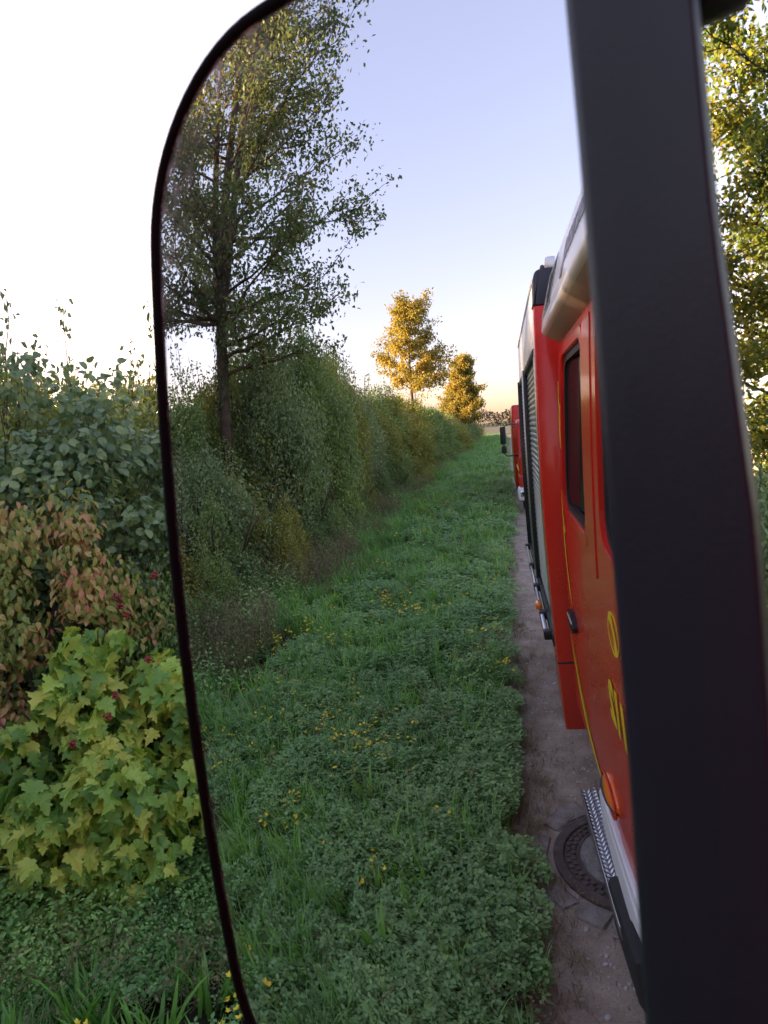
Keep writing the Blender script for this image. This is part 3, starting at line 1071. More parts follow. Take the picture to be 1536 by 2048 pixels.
# ------------------------------------------------------------------ second fire engine, queued behind
f2 = empty('fire_engine', (1.2, -17, 0))
tag(f2, 'second red fire engine with a white bumper, queued on the track behind the first', 'fire engine')
YF = -14.2
prism('cab', [(YF + 0.0, 0.60), (YF + 0.0, 1.36), (YF - 0.30, 2.16), (YF - 0.5, 2.24), (YF - 2.1, 2.26), (YF - 2.1, 0.60)], 0.14, 2.26, M['red_far'], f2, 'x', 0.05)
prism('windscreen', [(YF + 0.012, 1.42), (YF + 0.018, 1.44), (YF - 0.272, 2.09), (YF - 0.278, 2.06)], 0.22, 2.18, M['glassdark'], f2, 'x')
prism('side_window', [(YF - 0.2, 1.42), (YF - 0.38, 2.05), (YF - 1.25, 2.08), (YF - 1.25, 1.42)], 0.137, 0.15, M['glassdark'], f2, 'x')
bb_ = box('front_bumper', 0.07, 2.33, YF - 0.42, YF + 0.14, 0.33, 0.64, M['bumper'], f2, 0.07)
for xx in (0.24, 2.16):
    hl = box('headlight', xx - 0.11, xx + 0.11, YF + 0.10, YF + 0.152, 0.42, 0.58, M['chrome'], f2, 0.03)
    bm = bmesh.new()
    bmesh.ops.create_uvsphere(bm, u_segments=16, v_segments=8, radius=0.055)
    bmesh.ops.scale(bm, vec=(1, 0.3, 1), verts=bm.verts)
    bmesh.ops.translate(bm, verts=bm.verts, vec=(xx, YF + 0.155, 0.50))
    bm_ob('headlight_lens', bm, M['glassdark'], hl, True)
box('radiator_grille', 0.55, 1.85, YF - 0.02, YF + 0.015, 0.75, 1.22, M['black'], f2, 0.02)
box('wing', 0.12, 0.5, YF - 0.3, YF + 0.02, 0.66, 0.95, M['red_far'], f2, 0.04)
tubes('yellow_band', [([(0.133, YF - 0.05, 1.05), (0.133, YF - 1.9, 1.05)], 0.018, 6)], M['yellow'], f2)
bm = bmesh.new()
bmesh.ops.create_uvsphere(bm, u_segments=14, v_segments=8, radius=0.11)
bmesh.ops.translate(bm, verts=bm.verts, vec=(0.36, YF - 0.55, 2.30))
bm_ob('roof_beacon', bm, M['chrome'], f2, True)
box('equipment_body', 0.07, 2.32, YF - 6.2, YF - 2.18, 0.42, 2.64, M['red_far'], f2, 0.05)
box('body_skirt', 0.08, 2.30, YF - 6.1, YF - 2.25, 0.33, 0.418, M['black'], f2, 0.01)
for yy in (YF - 0.85, YF - 4.8):
    wheel('wheel', 0.33, yy, 0.42, 0.25, f2, -1)
    wheel('wheel', 2.07, yy, 0.42, 0.25, f2, 1)
m2 = box('side_mirror', -0.27, -0.13, YF - 0.02, YF + 0.06, 1.69, 2.10, M['black'], f2, 0.03)
box('wide_angle_mirror', -0.255, -0.125, YF - 0.01, YF + 0.07, 1.48, 1.645, M['black'], m2, 0.03)
tubes('mirror_arm', [([(0.18, YF - 0.25, 2.14), (-0.10, YF + 0.05, 2.13), (-0.185, YF + 0.07, 2.09), (-0.19, YF + 0.075, 1.8), (-0.185, YF + 0.075, 1.46), (-0.13, YF + 0.03, 1.41), (0.17, YF - 0.08, 1.40)], 0.014, 8)], M['black'], m2)

# ------------------------------------------------------------------ vegetation builders
def rand_leaves(P, size, up=0.25, droop=0.25):
    n = len(P)
    T = unit(n)
    T[:, 2] -= droop
    N = unit(n)
    N[:, 2] = np.abs(N[:, 2]) + up
    S = size * rng.uniform(0.65, 1.25, n)
    return P, T, N, S


def limb_path(p0, az, el, length, n=7, curve=0.25, wob=0.06):
    p = np.array(p0, float)
    out = [p.copy()]
    for i in range(n):
        el2 = el + curve * (i / n)
        d = np.array([math.cos(az) * math.cos(el2), math.sin(az) * math.cos(el2), math.sin(el2)])
        d += rng.normal(size=3) * wob * 2
        p = p + d * length / n
        out.append(p.copy())
    return np.array(out)


def build_tree(name, label, cat, base, H, tr, radius_at, first, leaf, leaf_size, n_limbs, per, spread, mat, group=None,
               fork=None, el0=0.35, ivy=False, extra=None, lean=(0, 0), tmpl=LEAF4):
    root = empty(name, base)
    tag(root, label, cat, group)
    base = np.array(base, float)
    zs = np.linspace(-0.1, H * 0.93, 14)
    trunk = np.array([base + [lean[0] * z / H + 0.05 * math.sin(z * 0.9), lean[1] * z / H + 0.05 * math.cos(z * 0.7), z] for z in zs])
    rad = tr * (1 - zs / (H * 1.02)) ** 0.8 + 0.012
    rad[0] *= 1.35
    lst = [(trunk, rad, 10)]
    limbs, cl = [], []
    if fork:
        fz, offs_ = fork
        for ox, oy in offs_:
            hz = np.linspace(fz, H * 0.9, 9)
            k = (hz - fz) / (H * 0.9 - fz)
            i0 = np.interp(fz, zs, np.arange(14))
            b0 = trunk[int(i0)]
            pth = np.stack([b0[0] + ox * k ** 0.7, b0[1] + oy * k ** 0.7, base[2] + hz], 1)
            limbs.append((pth, tr * 0.62 * (1 - k) ** 0.8 + 0.012, 8))
    az = rng.uniform(0, 6.28)
    stems = [trunk] + [l[0] for l in limbs]
    for i in range(n_limbs):
        u = (i + rng.uniform(0.1, 0.9)) / n_limbs
        z = H * (first + (0.95 - first) * u)
        st_ = stems[i % len(stems)]
        j = np.interp(z, st_[:, 2] - base[2], np.arange(len(st_)))
        j0 = int(min(j, len(st_) - 2))
        p0 = st_[j0] + (st_[j0 + 1] - st_[j0]) * (j - j0)
        az += 2.4 + rng.normal() * 0.35
        L = radius_at(z / H) * rng.uniform(0.75, 1.12)
        off = math.hypot(p0[0] - base[0], p0[1] - base[1])
        pth = limb_path(p0, az, el0 + 0.5 * u + rng.normal() * 0.12, max(L, 0.3))
        limbs.append((pth, np.linspace(0.012 + tr * 0.20 * (1 - u), 0.006, len(pth)), 6))
        m = 4 + int(L * 3.0)
        for q in range(m):
            t = rng.uniform(0.2, 1.0)
            jj = t * (len(pth) - 1)
            k0 = int(min(jj, len(pth) - 2))
            c = pth[k0] + (pth[k0 + 1] - pth[k0]) * (jj - k0)
            sub = limb_path(c, az + rng.normal() * 0.9, rng.uniform(-0.2, 0.7), spread * rng.uniform(0.8, 1.8), 4)
            limbs.append((sub, np.linspace(0.011, 0.004, len(sub)), 4))
            for e in (sub[2], sub[-1]):
                cl.append((e, spread * rng.uniform(0.20, 0.42)))
        cl.append((pth[-1], spread * 0.6))
    for q in range(5):
        cl.append((trunk[-1] + rng.normal(size=3) * 0.25, spread * 0.5))
    for e in (extra or []):
        pth = limb_path(*e)
        limbs.append((pth, np.linspace(0.05, 0.01, len(pth)), 6))
        for k in range(3, len(pth)):
            for q in range(5):
                cl.append((pth[k] + rng.normal(size=3) * 0.22, spread * 0.5))
    Ps = []
    for c, s in cl:
        n = int(per * rng.uniform(0.6, 1.4))
        Ps.append(c + np.clip(rng.normal(size=(n, 3)), -1.9, 1.9) * [s, s, s * 0.75])
    P = np.concatenate(Ps)
    V, Fc = cloud_arrays(*tmpl, *rand_leaves(P, leaf_size))
    tubes('trunk', lst, M['bark'], root)
    tubes('limbs', limbs, M['bark'], root)
    link(bpy.data.objects.new('crown', np_mesh('crown', V, Fc, mat)), root)
    if ivy:
        n = 2600
        z = rng.uniform(0, H * 0.5, n)
        a = rng.uniform(0, 6.28, n)
        jx = np.interp(z, zs, np.arange(14))
        cx = np.interp(jx, np.arange(14), trunk[:, 0])
        cy = np.interp(jx, np.arange(14), trunk[:, 1])
        r = np.interp(z, zs, rad) + rng.uniform(0.0, 0.07, n)
        keep = vnoise(a * 0.6, z, 0.8, 3) > 0.35
        P = np.stack([cx + r * np.cos(a), cy + r * np.sin(a), base[2] + z], 1)[keep]
        N = np.stack([np.cos(a), np.sin(a), a * 0 + 0.4], 1)[keep]
        T = unit(len(P)) * 0.6
        T[:, 2] -= 1
        V, Fc = cloud_arrays(*LEAF4, P, T, N, rng.uniform(0.05, 0.09, len(P)))
        link(bpy.data.objects.new('ivy', np_mesh('ivy', V, Fc, M['ivy'])), root)
    return root


def copy_tree(o, loc, rz, sc, label=None, group=None):
    c = o.copy()
    c.location = loc
    c.rotation_euler = (0, 0, rz)
    c.scale = (sc, sc, sc)
    if label:
        c['label'] = label
    if group:
        c['group'] = group
    COL.objects.link(c)
    for ch in o.children:
        d = ch.copy()
        COL.objects.link(d)
        d.parent = c
    return c


# trees seen in the mirror
build_tree('tree', 'tallest tree in the mirror, forked ivy-clad trunk rising from the hedge', 'tree', (-5.5, -9.0, 0), 11.8, 0.145,
           lambda h: 2.3 * (1 - 0.55 * max(0, h - 0.6) / 0.4) * (0.72 + 0.28 * min(1, h / 0.4)), 0.28, 'oak', 0.095, 78, 38, 0.50, M['oak'],
           fork=(4.3, [(0.75, 0.2), (-0.55, -0.3)]), el0=0.15, ivy=True, lean=(0.45, 0))
build_tree('tree', 'small golden sunlit tree with a side branch reaching over the verge', 'tree', (-4.75, -29.0, 0), 8.3, 0.11,
           lambda h: 1.5 * (1 - 0.45 * max(0, h - 0.6) / 0.4), 0.48, 'gold', 0.14, 30, 36, 0.42, M['gold'], el0=0.3,
           extra=[((-4.65, -29, 4.3), 0.0, 0.4, 2.2), ((-4.65, -29, 4.0), 0.3, 0.3, 1.8)])
g3 = build_tree('tree', 'broad golden tree farthest down the hedge row in the mirror', 'tree', (-4.0, -57.0, 0), 8.4, 0.14,
                lambda h: 2.3 * (1 - 0.75 * max(0, h - 0.35) / 0.65), 0.25, 'gold', 0.19, 44, 40, 0.5, M['gold'], el0=0.4, tmpl=LEAF2)
# tree seen directly, beyond the mounting bar
rt = build_tree('tree', 'yellow-green tree seen directly at the right edge beside the mirror bar', 'tree', (-5.5, 9.7, 0), 9.8, 0.16,
                lambda h: 2.7 * (1 - 0.5 * max(0, h - 0.6) / 0.4), 0.12, 'golden_green', 0.10, 66, 66, 0.50, M['golden_green'], el0=0.2)
copy_tree(rt, (-8.2, 14.5, 0), 2.0, 1.05, 'yellow-green tree seen directly at the right edge, half hidden behind a nearer one', None)
# unseen trees added out in the field to keep the low sun off
copy_tree(rt, (-16.5, -6.0, 0), 1.0, 0.76, 'unseen yellow-green tree added in the field to block the low sun', None)
for i, (x, y, r, s) in enumerate(((-38, 7.0, 0.5, 0.78), (-38.5, 9.6, 1.5, 0.8), (-38, 12.2, 2.5, 0.78), (-39, 14.8, 3.6, 0.78), (-38, 17.0, 4.6, 0.9), (-39, 4.6, 0.3, 0.75), (-38, 2.2, 1.3, 0.72), (-39, -0.2, 2.1, 0.75), (-38, -2.6, 3.1, 0.75), (-38.5, -5.0, 4.1, 0.95), (-38, -7.4, 5.1, 0.92), (-39, -9.8, 5.9, 0.95), (-38, -12.2, 0.7, 0.92), (-14.0, -3.6, 2.2, 0.74), (-20, -8.0, 3.0, 0.82), (-19.5, -3.4, 4.0, 0.8))):
    copy_tree(rt, (x, y, 0), r, s, 'unseen yellow-green tree added in the field to block the low sun', 'added sun-blocking trees in the field')
for o in bpy.data.objects:
    if o.get('label') == 'unseen yellow-green tree added in the field to block the low sun':
        o['group'] = 'added sun-blocking trees in the field'


def shrub_mesh(name, nleaf, leaf_size, mat, seed, shoots=14, tmpl=LEAF2, lobes=16, shell=0.75, zf=1.0):
    """A shrub about 1 in radius and 2 tall, leaves gathered in lobes, bare shoots standing out of its top."""
    global rng
    keep = rng
    rng = np.random.default_rng(seed)
    cs = []
    for i in range(lobes):
        d = unit(1)[0]
        d[2] = abs(d[2])
        r = rng.uniform(0.45, 0.8)
        cs.append((np.array([d[0] * r, d[1] * r, (0.25 + d[2] * r * 1.75) * zf]), rng.uniform(0.28, 0.46)))
    for a in np.arange(7) * 0.9:
        for zz in ((0.3,) if zf < 1.3 else (0.3, 0.9, 1.5)):
            cs.append((np.array([0.72 * math.cos(a + zz), 0.72 * math.sin(a + zz), zz]), rng.uniform(0.28, 0.42)))
    Ps = []
    for c, s in cs:
        n = nleaf // len(cs)
        d = unit(n)
        rr = s * (shell + (1.08 - shell) * rng.random(n) ** 0.7) * (1 + 0.18 * np.sin(5 * d[:, 0] + 3 * d[:, 2]))
        p = c + d * rr[:, None] * [1, 1, 1.15]
        p[:, 2] = np.abs(p[:, 2])
        Ps.append(p)
    tb = []
    for i in range(shoots):
        c, s = cs[rng.integers(lobes)]
        a = rng.uniform(0, 6.28)
        L = rng.uniform(0.35, 0.75)
        pth = limb_path(c + [0, 0, s * 0.5], a, rng.uniform(0.9, 1.5), L, 5)
        tb.append((pth, np.linspace(0.008, 0.003, len(pth)), 4))
        n = 34
        t = rng.uniform(0.2, 1, n) * (len(pth) - 1)
        k = np.minimum(t.astype(int), len(pth) - 2)
        p = pth[k] + (pth[k + 1] - pth[k]) * (t - k)[:, None] + rng.normal(size=(n, 3)) * 0.035
        Ps.append(p)
    for i in range(9):
        a = rng.uniform(0, 6.28)
        pth = limb_path((0.1 * math.cos(a), 0.1 * math.sin(a), -0.05), a, 1.1, 1.5, 6, -0.2)
        tb.append((pth, np.linspace(0.03, 0.008, len(pth)), 5))
    P = np.concatenate(Ps)
    V, Fc = cloud_arrays(*tmpl, *rand_leaves(P, leaf_size))
    V2, F2, off = [], [], len(V)
    for pth, r, s in tb:
        v, f = tube_arrays(pth, r, s)
        V2.append(v)
        F2.append(tri(f) + off)
        off += len(v)
    F2 = np.concatenate(F2)
    mi = np.r_[np.zeros(len(Fc), int), np.ones(len(F2), int)]
    me = np_mesh(name, np.concatenate([V] + V2), np.concatenate([Fc, F2]), [mat, M['twig']], mi)
    rng = keep
    return me


SHR = {
    'a': shrub_mesh('leafy_shrub', 22000, 0.052, M['shrub_a'], 11),
    'a2': shrub_mesh('leafy_shrub', 22000, 0.046, M['shrub_a'], 12, 30, shell=0.5),
    'b': shrub_mesh('olive_shrub', 22000, 0.052, M['shrub_b'], 13, 24, shell=0.55),
    'c': shrub_mesh('dark_shrub', 22000, 0.048, M['shrub_c'], 14, 14),
    'w': shrub_mesh('pale_shrub', 13000, 0.05, M['willow'], 15, 50, lobes=22, shell=0.4),
    'ta': shrub_mesh('tall_shrub', 38000, 0.052, M['shrub_a'], 16, 36, lobes=30, shell=0.5, zf=1.65),
    'tc': shrub_mesh('tall_shrub', 38000, 0.050, M['shrub_c'], 17, 30, lobes=30, shell=0.55, zf=1.65),
    'tb': shrub_mesh('tall_shrub', 38000, 0.052, M['shrub_b'], 18, 40, lobes=30, shell=0.45, zf=1.65),
}
SLAB = {
    'ta': ('tall mid-green shrub rising above the hedge', 'tall green shrubs of the hedge'),
    'tb': ('tall olive shrub with loose upright shoots in the hedge', 'tall olive shrubs of the hedge'),
    'tc': ('tall dark shrub rising above the hedge', 'tall dark shrubs of the hedge'),
    'a': ('mid-green leafy shrub in the hedge along the verge', 'mid-green shrubs of the hedge'),
    'a2': ('fine-leaved green shrub with upright shoots in the hedge', 'fine-leaved shrubs of the hedge'),
    'b': ('olive shrub with yellowing leaves in the hedge', 'olive shrubs of the hedge'),
    'c': ('dark green shrub in the hedge below the trees', 'dark shrubs of the hedge'),
    'w': ('pale sparse shrub with thin top shoots against the bright sky', 'pale shrubs against the sky'),
}


def shrub(kind, x, y, r, h, rz=None):
    o = bpy.data.objects.new('hedge_shrub', SHR[kind])
    o.location = (x, y, 0)
    o.scale = (r * rng.uniform(0.92, 1.1), r * rng.uniform(0.92, 1.1), h / (3.4 if kind in ('ta', 'tb', 'tc') else 2.05))
    o.rotation_euler = (0, 0, rng.uniform(0, 6.28) if rz is None else rz)
    link(o)
    tag(o, SLAB[kind][0], 'shrub', SLAB[kind][1])
    return o


# hedge as the mirror shows it, from about five metres back
y = -4.3
while y > -76:
    st_ = 1.15 if y > -20 else (1.8 if y > -40 else 3.0)
    far = 1.0 if y > -20 else (1.35 if y > -40 else 1.9)
    near = y > -8.6
    jit = lambda s: rng.normal() * s
    # front skirt
    shrub(random.choice(['a', 'b', 'a2', 'b']), -4.40 + jit(0.15), y + jit(0.25), rng.uniform(0.6, 1.0) * far, rng.uniform(0.8, 1.7))
    if random.random() < 0.6:
        shrub(random.choice(['a', 'b', 'a2']), -4.75 + jit(0.2), y + 0.6 + jit(0.25), rng.uniform(0.7, 1.0) * far, rng.uniform(1.7, 2.4))
    # middle
    shrub(random.choice(['a', 'b', 'c', 'a2', 'b']), -5.45 + jit(0.3), y + 0.5 + jit(0.4), rng.uniform(0.9, 1.25) * far, (2.2 if near else 2.9) + jit(0.4))
    # back
    shrub(random.choice(['a', 'b', 'a2'] if near else ['ta', 'tb', 'tc']), -6.6 + jit(0.2), y + jit(0.3), 1.3 * far, (2.7 if near else 4.0) + jit(0.35))
    if y < -9.0:
        hh_ = np.interp(-y, [9, 11, 13, 17, 22, 30, 50, 76], [3.4, 5.2, 5.9, 5.6, 5.0, 4.7, 4.2, 3.8])
        shrub(random.choice(['tc', 'ta', 'tb']), -5.55 + jit(0.35), y + jit(0.35), rng.uniform(1.1, 1.55) * far, hh_ * rng.uniform(0.78, 1.08))
    y -= st_
for k_, x_, y_, r_, h_ in (('tc', -5.0, -10.6, 1.15, 5.3), ('tc', -4.9, -12.6, 1.2, 5.6), ('ta', -6.0, -11.4, 1.3, 5.9), ('tb', -5.0, -15.0, 1.2, 5.4)):
    shrub(k_, x_, y_, r_, h_)
# hedge beside the engine that the mirror and camera hardly see, but the sun does
for y in np.arange(-3.7, -1.0, 0.9):
    shrub('a', -4.9, y, 1.1, 2.3)
    shrub('c', -6.3, y, 1.3, 2.7)
for y in np.arange(1.9, 7.5, 1.1):
    shrub('c', -5.0, y, 1.15, 2.6)
    shrub('a', -6.4, y, 1.2, 2.9)
    shrub('b', -4.3, y, 0.8, 1.6)
for y in np.arange(9, 28, 2.0):
    shrub(random.choice(['a', 'b', 'c']), -5.2, y, 1.7, 3.3)
# pale shrubs behind the near bushes, with sky showing through their tops
for x, y, h in ((-6.2, -0.5, 3.65), (-6.5, 0.1, 3.8), (-6.2, 0.75, 3.6), (-6.3, 1.4, 3.7), (-6.4, -1.3, 4.1), (-7.4, 0.5, 3.9), (-7.4, -0.6, 4.0)):
    shrub('tb', x, y, 1.0, h)
shrub('a2', -4.75, -0.6, 0.55, 2.6)
shrub('b', -4.55, 0.1, 0.75, 1.7)
shrub('a2', -4.4, 0.62, 0.5, 2.0)
shrub('b', -4.2, -0.45, 0.5, 1.3)
shrub('b', -5.2, -0.2, 0.7, 2.75)
for x, y, r, h in ((-5.9, -0.55, 0.9, 3.35), (-6.0, 0.35, 0.9, 3.25), (-5.7, 1.1, 0.8, 3.45), (-7.0, -0.2, 1.1, 3.5), (-5.5, -1.15, 0.7, 3.7), (-7.0, 1.0, 1.1, 3.5)):
    shrub('w', x, y, r, h)

# ------------------------------------------------------------------ the near bushes left of the mirror
def leaf_shape(half, fold=0.22, droop=0.25, apex=0.42):
    pts = half + [(-x, y) for x, y in half[-2:0:-1]]
    V = [(x, y, fold * abs(x) - droop * y * y + 0.03 * math.sin(9 * x + 5 * y)) for x, y in pts]
    V.append((0, apex, -droop * apex * apex))
    n = len(pts)
    return V, [(i, (i + 1) % n, n) for i in range(n)]


MAPLE = leaf_shape([(0, 0), (0.14, -0.04), (0.34, 0.06), (0.29, 0.17), (0.40, 0.22), (0.58, 0.40), (0.42, 0.42), (0.40, 0.53), (0.23, 0.50), (0.22, 0.64), (0.31, 0.76), (0.16, 0.78), (0.12, 0.90), (0, 1.06)], 0.36, 0.32)
ROUND = leaf_shape([(0, 0), (0.20, 0.02), (0.38, 0.22), (0.44, 0.48), (0.35, 0.74), (0.20, 0.88), (0, 1.05)], 0.18, 0.3)
OVAL = leaf_shape([(0, 0), (0.17, 0.15), (0.26, 0.42), (0.20, 0.72), (0, 1.0)], 0.35, 0.4)


def bush(name, label, cat, center, radii, n, shape, size, mat, lobes, lobe_r, seed, up=0.75, tip=0.9, n_parts=300, cut=None, stems=9):
    global rng
    keep = rng
    rng = np.random.default_rng(seed)
    root = empty(name, (center[0], center[1], 0))
    tag(root, label, cat)
    c = np.array(center, float)
    R = np.array(radii, float)
    cs = []
    for i in range(lobes):
        d = unit(1)[0]
        d[0] = abs(d[0]) * 0.9 - 0.15
        cs.append(c + d * R * rng.uniform(0.55, 0.95))
    P, N = [], []
    for k in cs:
        m = n // lobes
        d = unit(m)
        lr = lobe_r * rng.uniform(0.75, 1.25)
        P.append(k + d * (lr * (0.55 + 0.5 * rng.random(m)))[:, None])
        N.append(d + unit(m) * 0.6)
    P, N = np.concatenate(P), np.concatenate(N)
    ok = P[:, 2] > 0.12
    if cut is not None:
        ok &= cut(P)
    P, N = P[ok], N[ok]
    N[:, 2] += up
    N[:, 0] += 0.25
    T = N * np.array([0.5, 0.5, 0]) + unit(len(P)) * 0.75
    T[:, 2] -= tip
    S = size * rng.uniform(0.6, 1.2, len(P))
    # the leaves nearest the camera become parts of their own
    front = P[:, 0] * 1.0 + N[:, 0] * 0.05
    near_y = np.abs(P[:, 1] - 0.15)
    score = front - 0.9 * np.maximum(0, near_y - 0.5)
    order = np.argsort(-score)
    big, rest = order[:n_parts], order[n_parts:]
    tv, tf = shape
    protos = []
    for q in range(4):
        vv = [(x * (1 + 0.12 * rng.normal()) if False else x, y_, z * rng.uniform(0.6, 1.5) + 0.02 * rng.normal()) for x, y_, z in tv]
        me = bpy.data.meshes.new('leaf')
        me.from_pydata(vv, [], tf)
        me.materials.append(mat)
        protos.append(me)
    for i in big:
        t = T[i] / np.linalg.norm(T[i])
        x = np.cross(t, N[i])
        x /= np.linalg.norm(x)
        nn = np.cross(x, t)
        o = bpy.data.objects.new('leaf', protos[int(i) % 4])
        s = S[i]
        o.matrix_world = Matrix(((x[0] * s, t[0] * s, nn[0] * s, P[i][0] - c[0]), (x[1] * s, t[1] * s, nn[1] * s, P[i][1] - c[1]),
                                 (x[2] * s, t[2] * s, nn[2] * s, P[i][2]), (0, 0, 0, 1)))
        COL.objects.link(o)
        o.parent = root
    V, Fc = cloud_arrays(tv, tf, P[rest], T[rest], N[rest], S[rest])
    fo = link(bpy.data.objects.new('foliage', np_mesh('foliage', V, Fc, mat)), root)
    tag(fo, kind='stuff')
    tb = []
    for k in range(stems):
        e = cs[int(rng.integers(lobes))]
        b0 = np.array([c[0] - 0.1 + rng.normal() * 0.12, c[1] + rng.normal() * 0.15, -0.03])
        t = np.linspace(0, 1, 8)[:, None]
        pth = b0 + (e - b0) * t + np.array([0, 0, 0.25]) * np.sin(t * 3.14) + rng.normal(size=(8, 3)) * 0.02
        tb.append((pth, np.linspace(0.014, 0.004, 8), 5))
    tubes('stems', tb, M['twig'], root)
    rng = keep
    return root, P, N


vb, vp, vn = bush('guelder_rose', 'guelder rose with big lobed yellow-green leaves and red berries, lowest bush left of the mirror', 'bush',
                  (-3.92, 0.33, 1.0), (0.45, 0.78, 0.85), 2900, MAPLE, 0.095, M['viburnum'], 36, 0.18, 21, up=0.7, tip=0.7,
                  cut=lambda P: P[:, 2] < 1.32 + 0.85 * (P[:, 1] + 0.05) + 0.1 * np.sin(P[:, 1] * 14))
dw, dp_, _ = bush('dogwood', 'dogwood bush with small leaves turning red and orange above the lobed leaves', 'bush',
                  (-4.22, 0.02, 1.36), (0.50, 0.55, 0.98), 8500, OVAL, 0.046, M['dogwood'], 46, 0.15, 22, up=0.55, tip=0.8)
hz, hp, _ = bush('hazel', 'green hazel bush with broad rounded leaves, behind the red-tinged one', 'bush',
                 (-4.85, 0.25, 1.78), (0.85, 1.05, 1.22), 13000, ROUND, 0.052, M['hazel'], 70, 0.19, 23, up=0.9, tip=0.4)

# berry clusters hanging among the lobed leaves
sph = bmesh.new()
bmesh.ops.create_icosphere(sph, subdivisions=2, radius=1)
sv = np.array([v.co[:] for v in sph.verts])
sf = [[v.index for v in f.verts] for f in sph.faces]
sph.free()
for (yb_, zb_) in ((0.31, 1.70), (0.335, 1.66), (0.30, 1.74), (0.42, 1.45), (0.28, 1.31), (0.10, 1.12), (0.24, 1.22), (0.46, 1.83)):
    P = np.array([-3.45, yb_, zb_]) + np.clip(rng.normal(size=(16, 3)), -1.5, 1.5) * [0.008, 0.009, 0.008]
    V, Fc = cloud_arrays(sv, np.array(sf), P, np.tile([0, 0, 1.0], (16, 1)), np.tile([1.0, 0, 0], (16, 1)), rng.uniform(0.005, 0.007, 16))
    me = np_mesh('berry_cluster', V, Fc, M['berry'])
    me.shade_smooth()
    link(bpy.data.objects.new('berry_cluster', me), vb)


# ------------------------------------------------------------------ scattered ground plants (stuff)
def scatter(name, label, proto_me, P, scale, mat=None, tilt=0.15, cat=None):
    n = len(P)
    me = bpy.data.meshes.new(name)
    me.vertices.add(n)
    me.vertices.foreach_set('co', np.ascontiguousarray(P, dtype=np.float32).ravel())
    a = me.attributes.new('rot', 'FLOAT_VECTOR', 'POINT')
    R = np.stack([rng.normal(size=n) * tilt, rng.normal(size=n) * tilt, rng.uniform(0, 6.28, n)], 1)
    a.data.foreach_set('vector', R.astype(np.float32).ravel())
    a = me.attributes.new('scl', 'FLOAT', 'POINT')
    a.data.foreach_set('value', np.asarray(scale, dtype=np.float32))
    o = bpy.data.objects.new(name, me)
    link(o)
    tag(o, label, None, None, 'stuff')
    src = bpy.data.objects.new(name + '_plant', proto_me)
    ng = bpy.data.node_groups.new(name + '_scatter', 'GeometryNodeTree')
    ng.interface.new_socket('Geometry', in_out='INPUT', socket_type='NodeSocketGeometry')
    ng.interface.new_socket('Geometry', in_out='OUTPUT', socket_type='NodeSocketGeometry')
    gi, go = ng.nodes.new('NodeGroupInput'), ng.nodes.new('NodeGroupOutput')
    oi = ng.nodes.new('GeometryNodeObjectInfo')
    oi.inputs['Object'].default_value = src
    oi.inputs['As Instance'].default_value = True
    ip = ng.nodes.new('GeometryNodeInstanceOnPoints')
    nr = ng.nodes.new('GeometryNodeInputNamedAttribute')
    nr.data_type = 'FLOAT_VECTOR'
    nr.inputs['Name'].default_value = 'rot'
    ns_ = ng.nodes.new('GeometryNodeInputNamedAttribute')
    ns_.data_type = 'FLOAT'
    ns_.inputs['Name'].default_value = 'scl'
    ng.links.new(gi.outputs[0], ip.inputs['Points'])
    ng.links.new(oi.outputs['Geometry'], ip.inputs['Instance'])
    ng.links.new(nr.outputs['Attribute'], ip.inputs['Rotation'])
    ng.links.new(ns_.outputs['Attribute'], ip.inputs['Scale'])
    ng.links.new(ip.outputs[0], go.inputs[0])
    md = o.modifiers.new('scatter', 'NODES')
    md.node_group = ng
    return o


def clover_mesh(seed, n_st=46, r=0.13, h=0.13, ls=0.026):
    g = np.random.default_rng(seed)
    P, T, N, S = [], [], [], []
    for i in range(n_st):
        a, q = g.uniform(0, 6.28), r * math.sqrt(g.random())
        z0 = h * g.uniform(0.62, 1.0) * (1 - 0.25 * q / r)
        for lv in range(2):
            zz = z0 - lv * 0.03
            b = g.uniform(0, 6.28)
            for k in range(3):
                an = b + k * 2.09
                P.append((q * math.cos(a), q * math.sin(a), max(zz, 0.01)))
                T.append((math.cos(an), math.sin(an), g.uniform(-0.1, 0.45)))
                N.append((g.normal() * 0.3, g.normal() * 0.3, 1))
                S.append(ls * g.uniform(0.7, 1.25))
    V, Fc = cloud_arrays(*LEAF2, np.array(P), np.array(T), np.array(N), np.array(S))
    return np_mesh('clover', V, Fc, M['clover'])


def blades_mesh(name, seed, n, L, w, r, lean, mat, seg=4):
    g = np.random.default_rng(seed)
    V, Fc = [], []
    for i in range(n):
        a, q = g.uniform(0, 6.28), r * math.sqrt(g.random())
        p = np.array([q * math.cos(a), q * math.sin(a), 0.0])
        az = a + g.normal() * 0.6
        le = g.uniform(0.2, 1.0) * lean
        l = L * g.uniform(0.5, 1.15)
        el = 1.45
        side = np.array([-math.sin(az), math.cos(az), 0])
        off = len(V)
        for k in range(seg + 1):
            t = k / seg
            ww = w * (1 - t ** 2.2) * (0.6 + 1.2 * t if t < 0.35 else 1.0) * 0.5
            V.append(p + side * ww)
            V.append(p - side * ww)
            e = el - le * t * 1.6
            p = p + np.array([math.cos(az) * math.cos(e), math.sin(az) * math.cos(e), math.sin(e)]) * l / seg
        for k in range(seg):
            b = off + 2 * k
            Fc += [(b, b + 1, b + 3), (b, b + 3, b + 2)]
    return np_mesh(name, np.array(V), np.array(Fc), mat)


